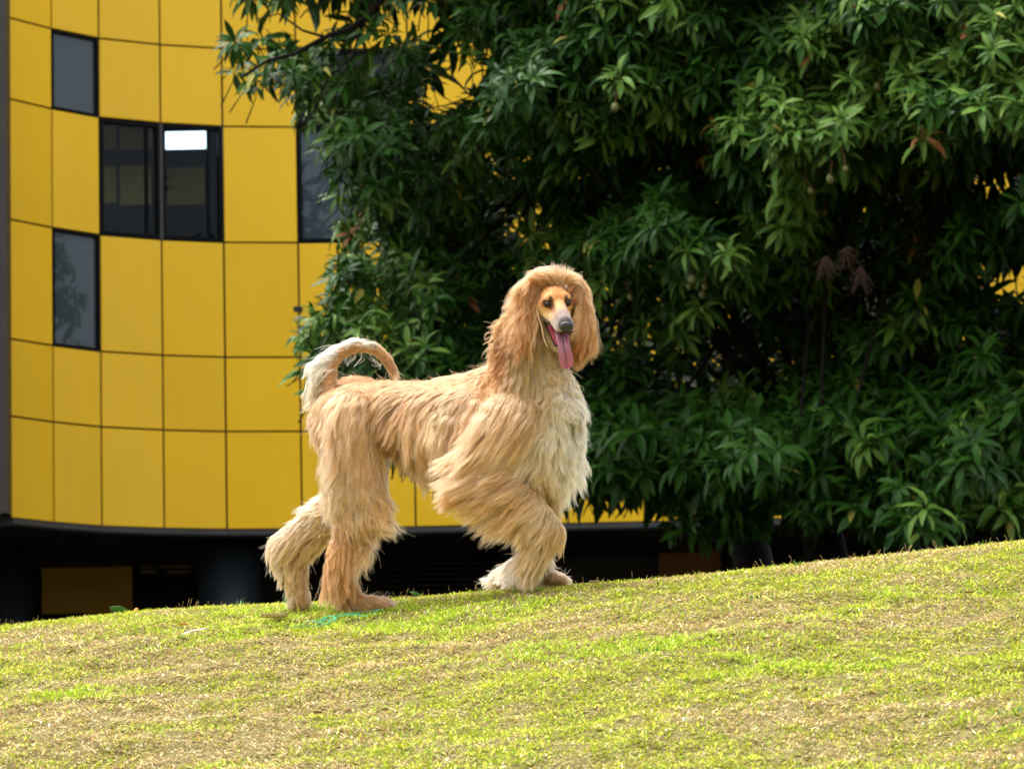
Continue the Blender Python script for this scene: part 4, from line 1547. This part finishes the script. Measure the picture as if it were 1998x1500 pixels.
    k2 = grow(*strip([(1100, 545, -.15), (1110, 540, -.14), (1120, 545, -.13)], 1500, (.3, -.3, .9),
                     [(20, 100, 50, .04, 2, 2), (45, 108, 65, .04, 2, 2), (62, 112, 80, .04, 3, 2)], [C_TOP, C_TOP, C_EAR], 4), 12, 10, 0.7, 35, ('HEAD',), 0, .15)
    k3 = grow(*strip([(1056, 553, -.17), (1073, 547, -.18), (1090, 547, -.185), (1107, 548, -.18)], 1800, (0, -.8, .6),
                     [(215, 165, 42, .02, 1, 0), (240, 185, 38, .02, 1, 0), (265, 205, 34, .02, 0, 0), (310, 350, 28, .02, 0, 0)], [C_EAR, C_TOP, C_GOLD, C_TOP], 6), 9, 8, 0.6, 36, ('HEAD',), 0, .15)
    make_curves('topknot', [k1, k2, k3], hm, root, 0.00042)
    # tail plume: pale, off the outer edge of the ring, swept back
    t1 = grow(*strip([(735, 680, .155), (705, 668, .15), (672, 678, .14), (648, 705, .135), (634, 740, .13), (640, 775, .125)], 2600, (-.8, -.1, .5),
                     [(200, 185, 14, .1, 1, 2), (172, 150, 36, .2, 2, 3), (158, 118, 68, .25, 4, 6), (146, 106, 86, .35, 5, 9), (128, 95, 76, .35, 5, 9), (110, 90, 50, .2, 3, 6)],
                     [C_WHITE, C_WHITE, C_WHITE, C_WHITE, C_CREAM, C_LIGHT], 4), 14, 12, 0.85, 37, ('TAIL',), 0, .12)
    t2 = grow(*strip([(660, 700, .14), (700, 688, .15), (735, 700, .16), (755, 725, .17)], 26, (.3, 0, -.9),
                     [(60, 100, 20, .1, 4, 2), (60, 130, 34, .1, 6, 2), (90, 140, 36, .1, 6, 2), (120, 170, 36, .1, 6, 2)], [C_WHITE] * 4, 4), 12, 6, 0.7, 38, False, 0, .5)
    make_curves('tail_plume', [t1, t2], hm, root, 0.00042)
    # face: close short fur
    Pf, Nf = tri_sample(me, 160000)
    dh = np.linalg.norm(Pf - HE, axis=1) < 0.16
    Pf, Nf = Pf[dh], Nf[dh]
    _, _, wf = sdf(Pf)
    gf = np.array(CG)[wf] == 'HEAD'
    a, b, c = head_local(Pf)
    up = Nf @ HC
    ok = gf & (b < 10.2) & ~((up < -0.5) & (c < -4.4))
    for (ea, eb, ec) in EYE:
        ok &= np.sqrt(((a - ea) / 1.5) ** 2 + ((c - ec) / 1.05) ** 2 + ((b - eb) / 3) ** 2) > 1
    Pf, Nf, b, a = Pf[ok], Nf[ok], b[ok], a[ok]
    n = len(Pf)
    dr = -HB[None] * 0.9 + HA[None] * (a * 0.08)[:, None] + rng.normal(0, .18, (n, 3))
    dr -= Nf * (dr * Nf).sum(1)[:, None]
    dr /= np.linalg.norm(dr, axis=1, keepdims=True)
    ln = 0.005 + 0.006 * smooth01(b, 5, -4)
    ln *= rng.uniform(.6, 1.2, n)
    t = np.linspace(0, 1, 4)
    pts = Pf[:, None, :] - Nf[:, None] * .001 + dr[:, None, :] * (t[None, :] * ln[:, None])[..., None] + Nf[:, None, :] * (0.0022 * np.sin(t * 2.2))[None, :, None]
    make_curves('face_fur', [(pts, np.clip(face_color(Pf) * (1 + rng.normal(0, .1, (n, 1))), 0.005, .95))], hm, root, 0.00035)

    # ---- eyes, nose, tongue, teeth
    eye_m, nt, bb = mat_new('hound_eye')
    bb.inputs['Base Color'].default_value = (0.018, 0.009, 0.005, 1)
    bb.inputs['Roughness'].default_value = 0.08
    bb.inputs['Specular IOR Level'].default_value = 0.4
    for (ea, eb, ec) in EYE:
        m = MB()
        c0 = H(ea * 0.90, eb - 0.80, ec)
        prof = np.linspace(0, math.pi, 13)
        m.tube([c0 + HB * (-math.cos(q)) * 0.0125 for q in prof], [max(0.0001, 0.0125 * math.sin(q)) for q in prof], 18)
        m.v = [tuple(c0 + (np.array(q) - c0) - HC * (((np.array(q) - c0) @ HC) * 0.25)) for q in m.v]
        m.build('eye', eye_m, root, smooth=True)
    # nose pad: a rounded block with two nostrils
    nose_m = simple_mat('nose_leather', (0.018, 0.019, 0.022), 0.32, 0.3, 120, 0.5, 0.25, bscale=700)
    us, vs = 28, 18
    vv, ff = [], []
    for j in range(vs + 1):
        th = math.pi * j / vs
        for i in range(us):
            ph = 2 * math.pi * i / us
            x, z, y = math.sin(th) * math.cos(ph), math.sin(th) * math.sin(ph), math.cos(th)

            def sq(q, e=.8):
                return math.copysign(abs(q) ** e, q)
            a, c, b = 2.2 * sq(x), 1.75 * sq(z), 1.3 * y
            if z < 0:
                a *= 1 + 0.25 * z
            if y > 0:
                for s in (-1, 1):
                    q = ((a - s * 1.02) / 0.5) ** 2 + ((c + 0.3) / 0.45) ** 2
                    b -= 0.75 * math.exp(-q * 1.3)
                b -= 0.28 * math.exp(-(a / 0.14) ** 2) * (1 if c < 0.1 else 0.3)
            vv.append(tuple(H(a, 10.8 + b, -3.9 + c)))
    for j in range(vs):
        for i in range(us):
            i2 = (i + 1) % us
            ff.append((j * us + i, (j + 1) * us + i, (j + 1) * us + i2, j * us + i2))
    m = MB()
    m.v, m.f = vv, ff
    m.build('nose', nose_m, root, smooth=True)
    # tongue: lolls over the lower jaw and hangs down
    path = [(1093, 642, -.17, 10), (1095, 647, -.205, 12), (1097, 654, -.235, 12.5), (1099, 666, -.25, 12.5), (1101, 680, -.255, 12.5), (1103.5, 695, -.252, 14), (1105, 706, -.247, 14.5),
            (1106, 714, -.243, 13), (1106.5, 719, -.242, 6)]
    m = MB()
    ns = 24
    C = [DP(x, y, d) for x, y, d, r in path]
    for i, (x, y, d, r) in enumerate(path):
        tg = C[min(i + 1, len(C) - 1)] - C[max(i - 1, 0)]
        tg /= np.linalg.norm(tg)
        sd_ = HA - tg * (HA @ tg)
        sd_ /= np.linalg.norm(sd_)
        nm = np.cross(sd_, tg)
        if nm[1] > 0:
            nm = -nm
        r = r / PPM
        for k in range(ns):
            an = 2 * math.pi * k / ns
            u_, w_ = math.cos(an), math.sin(an)
            th = 0.0042 if i < len(path) - 1 else 0.002
            off = w_ * th
            if w_ > 0:
                off += 0.0035 * (abs(u_) ** 2) - 0.0070 * math.exp(-(u_ / 0.22) ** 2)
            m.v.append(tuple(C[i] + sd_ * u_ * r + nm * off))
    for i in range(len(path) - 1):
        for k in range(ns):
            k2 = (k + 1) % ns
            m.f.append((i * ns + k, i * ns + k2, (i + 1) * ns + k2, (i + 1) * ns + k))
    m.f.append(tuple(range(ns))[::-1])
    m.f.append(tuple((len(path) - 1) * ns + k for k in range(ns)))
    tm = simple_mat('tongue_pink', (0.46, 0.14, 0.19), 0.34, 0.12, 40, 0.5, 0.3, bscale=500)
    tm = tint_mat('tongue_pink', 0.3, 0.5)
    to = m.build('tongue', tm, root, smooth=True)
    tc_ = np.ones((len(m.v), 4), np.float32)
    for i in range(len(path)):
        for k in range(ns):
            u_ = math.cos(2 * math.pi * k / ns)
            s_ = i / (len(path) - 1)
            q_ = math.exp(-(u_ / 0.16) ** 2) * (1 - s_ ** 3)
            base_ = np.array([0.34, 0.13, 0.20]) * (1 - s_ ** 3) + np.array([0.46, 0.09, 0.17]) * s_ ** 3
            tc_[i * ns + k, :3] = base_ * (1 - 0.6 * q_)
    at = to.data.attributes.new('tint', 'FLOAT_COLOR', 'POINT')
    at.data.foreach_set('color', tc_.ravel())
    sb = to.modifiers.new('s', 'SUBSURF')
    sb.levels = sb.render_levels = 2
    tooth_m = simple_mat('tooth_ivory', (0.75, 0.68, 0.52), 0.3, 0.05)
    for (a, b, c, h) in ((-1.5, 2.6, -9.6, .7), (-1.45, 3.6, -10.1, .6), (-1.35, 4.8, -10.7, 1.1), (1.35, 4.8, -10.7, 1.1)):
        m = MB()
        m.tube([H(a, b, c), H(a, b + .1, c + h * .6), H(a, b + .15, c + h)], [.0028, .002, .0004], 8)
        m.build('tooth', tooth_m, root, smooth=True)
# ---------------------------------------------------------------- small things lying and growing on the slope
def build_small():
    straw = simple_mat('dry_stem', (0.72, 0.66, 0.50), 0.6, 0.12, 60)
    white = simple_mat('white_scrap', (0.8, 0.8, 0.78), 0.6, 0.06, 60)
    tan = simple_mat('dry_leaf_tan', (0.55, 0.43, 0.30), 0.8, 0.25, 90, 0.2, 0.5, bscale=200)
    orange = simple_mat('dry_leaf_orange', (0.72, 0.34, 0.07), 0.7, 0.2, 80)
    brown = simple_mat('dry_leaf_brown', (0.20, 0.11, 0.06), 0.8, 0.3, 80)
    netg = simple_mat('green_twine', (0.03, 0.42, 0.24), 0.45, 0.15, 80)
    weed = simple_mat('weed_green', (0.07, 0.22, 0.03), 0.5, 0.3, 30)
    deep = simple_mat('broad_leaf_green', (0.035, 0.16, 0.03), 0.4, 0.25, 14)

    def on(px, py, up=0.012):
        p = hit_ground(px, py)
        return np.array([p[0], p[1], p[2] + up])

    # tangled green twine beside the hind paw
    loops = [[(570, 1233), (592, 1231), (616, 1231), (640, 1228)], [(590, 1226), (606, 1222), (628, 1221), (640, 1213), (655, 1214), (652, 1223), (634, 1225), (618, 1226)],
             [(612, 1224), (630, 1217), (648, 1211), (668, 1208), (690, 1204), (715, 1203), (738, 1199)], [(640, 1222), (655, 1218), (646, 1212), (630, 1216), (625, 1224)],
             [(728, 1209), (733, 1203), (742, 1198), (748, 1199)], [(655, 1214), (672, 1210), (688, 1209), (712, 1212), (718, 1209)], [(676, 1212), (690, 1208), (706, 1207)],
             [(622, 1222), (638, 1219), (652, 1216), (640, 1224), (628, 1227)]]
    base = on(640, 1222, 0)
    t = thing('twine', tuple(base), 'tangled bright green twine lying in the grass beside the hind paw', 'twine')
    for L in loops:
        P = [on(a, b, 0.016) for a, b in L]
        # smooth through the points
        Q = []
        for i in range(len(P) - 1):
            p0, p1, p2, p3 = P[max(i - 1, 0)], P[i], P[i + 1], P[min(i + 2, len(P) - 1)]
            for s in np.linspace(0, 1, 6, endpoint=False):
                Q.append(0.5 * ((2 * p1) + (-p0 + p2) * s + (2 * p0 - 5 * p1 + 4 * p2 - p3) * s ** 2 + (-p0 + 3 * p1 - 3 * p2 + p3) * s ** 3))
        Q.append(P[-1])
        m = MB()
        m.tube(Q, [0.0011] * len(Q), 5)
        m.build('strand', netg, t, smooth=True)

    def curled(name, px, py, length, width, ang, mat, label, cat, up=0.014, curl=0.3, group=None):
        """a curled dry blade or leaf lying on the turf"""
        c = on(px, py, up)
        ca, sa = math.cos(ang), math.sin(ang)
        n = 9
        m = MB()
        th = max(0.0008, width * 0.08)
        for face in (1, -1):
            b = len(m.v)
            for i in range(n):
                s = i / (n - 1)
                w = width * 0.5 * max(0.08, math.sin(math.pi * (0.08 + 0.84 * s)) ** 0.7) * (1 + 0.18 * math.sin(9 * s + px))
                x = (s - 0.5) * length
                y = 0.12 * length * math.sin(3 * s + 1)
                for k in (-1, -0.4, 0.4, 1):
                    z = curl * width * (k * k) + 0.10 * length * (s - .5) ** 2 + face * th * (1 - k * k * .8) * .5
                    m.v.append((c[0] + x * ca - (y + w * k) * sa, c[1] + x * sa + (y + w * k) * ca, c[2] + z))
            for i in range(n - 1):
                for k in range(3):
                    q = [b + i * 4 + k, b + i * 4 + k + 1, b + (i + 1) * 4 + k + 1, b + (i + 1) * 4 + k]
                    m.f.append(tuple(q if face > 0 else q[::-1]))
        h = n * 4
        for i in range(n - 1):
            for k in (0, 3):
                q = (i * 4 + k, (i + 1) * 4 + k, h + (i + 1) * 4 + k, h + i * 4 + k)
                m.f.append(q if k == 0 else q[::-1])
        me = m.mesh(name, mat)
        for pf in me.polygons:
            pf.use_smooth = True
        o = link(name, me, label=label, category=cat)
        return o
    curled('dry_leaf', 535, 1214, 0.085, 0.045, 0.15, tan, 'pale tan strip of dead leaf left of the hind paws', 'leaf')
    curled('dry_leaf', 357, 1228, 0.03, 0.018, 0.2, orange, 'small orange dry leaf just above the short white straw', 'leaf')
    curled('dry_leaf', 1890, 1166, 0.024, 0.014, 0.5, brown, 'small dark brown dead leaf on the upper slope at right', 'leaf')
    curled('dry_leaf', 620, 1402, 0.022, 0.02, 0.4, brown, 'tiny dark brown leaf crumb low on the slope under the hind legs', 'leaf')
    curled('dry_leaf', 752, 1396, 0.02, 0.016, -0.3, brown, 'tiny dark leaf crumb on bright grass below the belly', 'leaf')
    curled('paper_scrap', 286, 1256, 0.013, 0.012, 0.6, white, 'tiny white scrap in darker grass near the left edge', 'litter')
    curled('paper_scrap', 1340, 1420, 0.017, 0.012, 0.6, white, 'small crumpled pale scrap low in the grass right of centre', 'litter', curl=0.9)
    curled('paper_scrap', 1213, 1162, 0.02, 0.014, 0.7, white, 'small white scrap just below the crest right of the front paws', 'litter')
    curled('dry_leaf', 1160, 1145, 0.03, 0.02, 0.1, tan, 'little pale dead leaf on the crest by the front toes', 'leaf')
    a, b = on(355, 1245, 0.012), on(402, 1236, 0.016)
    m = MB()
    m.tube([a, a * 0.6 + b * 0.4 + [0, 0, .003], b], [0.0022, 0.0024, 0.0018], 7)
    o = link('drinking_straw', m.mesh('drinking_straw', white, True), label='short white straw lying on the grass at lower left', category='straw')
    rg = np.random.default_rng(5)
    for k in range(9):
        px, py = rg.uniform(40, 1950), rg.uniform(1240, 1480)
        c = on(px, py, 0.014)
        L = rg.uniform(.02, .05)
        an = rg.uniform(-.5, .5)
        d = np.array([math.cos(an), math.sin(an), rg.uniform(-.1, .25)]) * L
        m = MB()
        m.tube([c, c + d * .5 + [0, 0, .004], c + d], [0.0009, 0.0010, 0.0005], 5)
        link('straw', m.mesh('straw', straw, True), label='loose bleached straw lying on the lower slope', category='straw', group='bleached straws on the slope')

    def tuft(px, py, n, h, wdt, mat, label, spread=0.03, crest=None):
        """a fan of upright blades"""
        if crest is None:
            c = on(px, py, -0.004)
        else:
            d = ray(np.array(float(px)), np.array(float(py)))
            Y = float(crest_Y(d[0] * 12)) + crest
            c = np.array([d[0] * Y, Y, float(ground(d[0] * Y, Y)) - 0.004])
        root = thing('grass_tuft', tuple(c), label, 'weed')
        for k in range(n):
            an = rg.uniform(0, 6.28)
            out = rg.uniform(.1, .9)
            hh = h * rg.uniform(.6, 1.1)
            b = c + np.array([math.cos(an), math.sin(an), 0]) * spread * rg.random()
            v, f = [], []
            for i in range(6):
                s = i / 5
                p = b + np.array([math.cos(an) * out * s ** 1.7 * hh * .8, math.sin(an) * out * s ** 1.7 * hh * .8, hh * (s - 0.28 * out * s * s)])
                w = wdt * (1 - s ** 2.2) * 0.5 + 0.0001
                sd = np.array([-math.sin(an), math.cos(an), 0]) * w
                v += [p - sd, p + [0, 0, -w * .5], p + sd]
            for i in range(5):
                for q in (0, 1):
                    f.append((i * 3 + q, i * 3 + q + 1, i * 3 + q + 4, i * 3 + q + 3))
            m = MB()
            m.add(v, f)
            m.build('blade', mat, root, smooth=True)
    tuft(468, 1186, 6, 0.045, 0.006, weed, 'small upright grass tuft on the crest left of the hind leg', 0.012, 0.1)
    tuft(1562, 1108, 26, 0.016, 0.006, weed, 'low clover-like green patch on the crest right of centre', 0.11, 0.0)
    tuft(1912, 1068, 12, 0.035, 0.004, weed, 'green sprig curling up on the crest near the right edge', 0.05, 0.0)
    tuft(1988, 1392, 34, 0.028, 0.004, weed, 'dark green tuft cut by the right edge low on the slope', 0.05)
    tuft(1478, 1168, 26, 0.02, 0.004, weed, 'darker green tuft on the upper slope under the crest right of centre', 0.08)
    tuft(1255, 1272, 40, 0.018, 0.004, weed, 'dark green patch of longer blades on the mid slope', 0.10)
    tuft(285, 1262, 30, 0.014, 0.004, weed, 'bluish green patch of blades around the tiny white scrap', 0.07)

    def broad(px, py, L, wd, ang, label, Yoff, mat=deep, name='leafy_sprout'):
        """broad leaf rising from just behind the crest, drawn from its foot"""
        d = ray(np.array(float(px)), np.array(float(py)))
        Y = float(crest_Y(d[0] * 12)) + Yoff
        c = d * Y
        g = float(ground(c[0], Y))
        root = thing(name, (float(c[0]), Y, g), label, 'plant')
        m = MB()
        m.tube([(c[0], Y, g - .01), (c[0] + .003, Y, (g + c[2]) / 2), tuple(c)], [0.003, 0.0025, 0.002], 6)
        m.build('stem', mat, root, smooth=True)
        m = MB()
        n = 9
        v, f = [], []
        for i in range(n):
            s = i / (n - 1)
            w = wd * math.sin(math.pi * min(0.98, 0.04 + s * 0.93)) ** .75
            p = c + np.array([math.cos(ang) * L * s, -0.02 * s, math.sin(ang) * L * s - 0.12 * L * s * s])
            sd = np.array([-math.sin(ang), 0.5, math.cos(ang)]) * w * .5
            v += [p - sd, p + np.array([0, .2 * w, 0]), p + sd]
        for i in range(n - 1):
            for q in (0, 1):
                f.append((i * 3 + q, i * 3 + q + 1, i * 3 + q + 4, i * 3 + q + 3))
        m.add(v, f)
        o = m.build('leaf', mat, root, smooth=True)
        sm = o.modifiers.new('thick', 'SOLIDIFY')
        sm.thickness = 0.0012
    broad(253, 1196, 0.07, 0.026, math.radians(158), 'single broad green leaf poking up behind the crest at left', 0.25)
    broad(560, 1182, 0.05, 0.03, math.radians(80), 'small green leaf behind the crest beside the lifted hind foot', 0.2)
    broad(826, 1166, 0.05, 0.012, math.radians(150), 'thin green leaf leaning behind the crest under the belly', 0.2)
    broad(262, 1192, 0.018, 0.014, math.radians(30), 'tiny orange blossom beside the broad leaf at left', 0.2, orange, 'blossom')
import time as _t
_w = 'gbtds'
_t0 = _t.time()
build_ground()
if 'b' in _w:
    build_building()
    build_opposite()
print('T building', _t.time() - _t0)
if 't' in _w:
    build_trees()
print('T trees', _t.time() - _t0)
if 'd' in _w:
    build_dog()
print('T dog', _t.time() - _t0)
if 'g' in _w:
    build_grass()
print('T grass', _t.time() - _t0)

if 's' in _w:
    build_small()
print('T small', _t.time() - _t0)
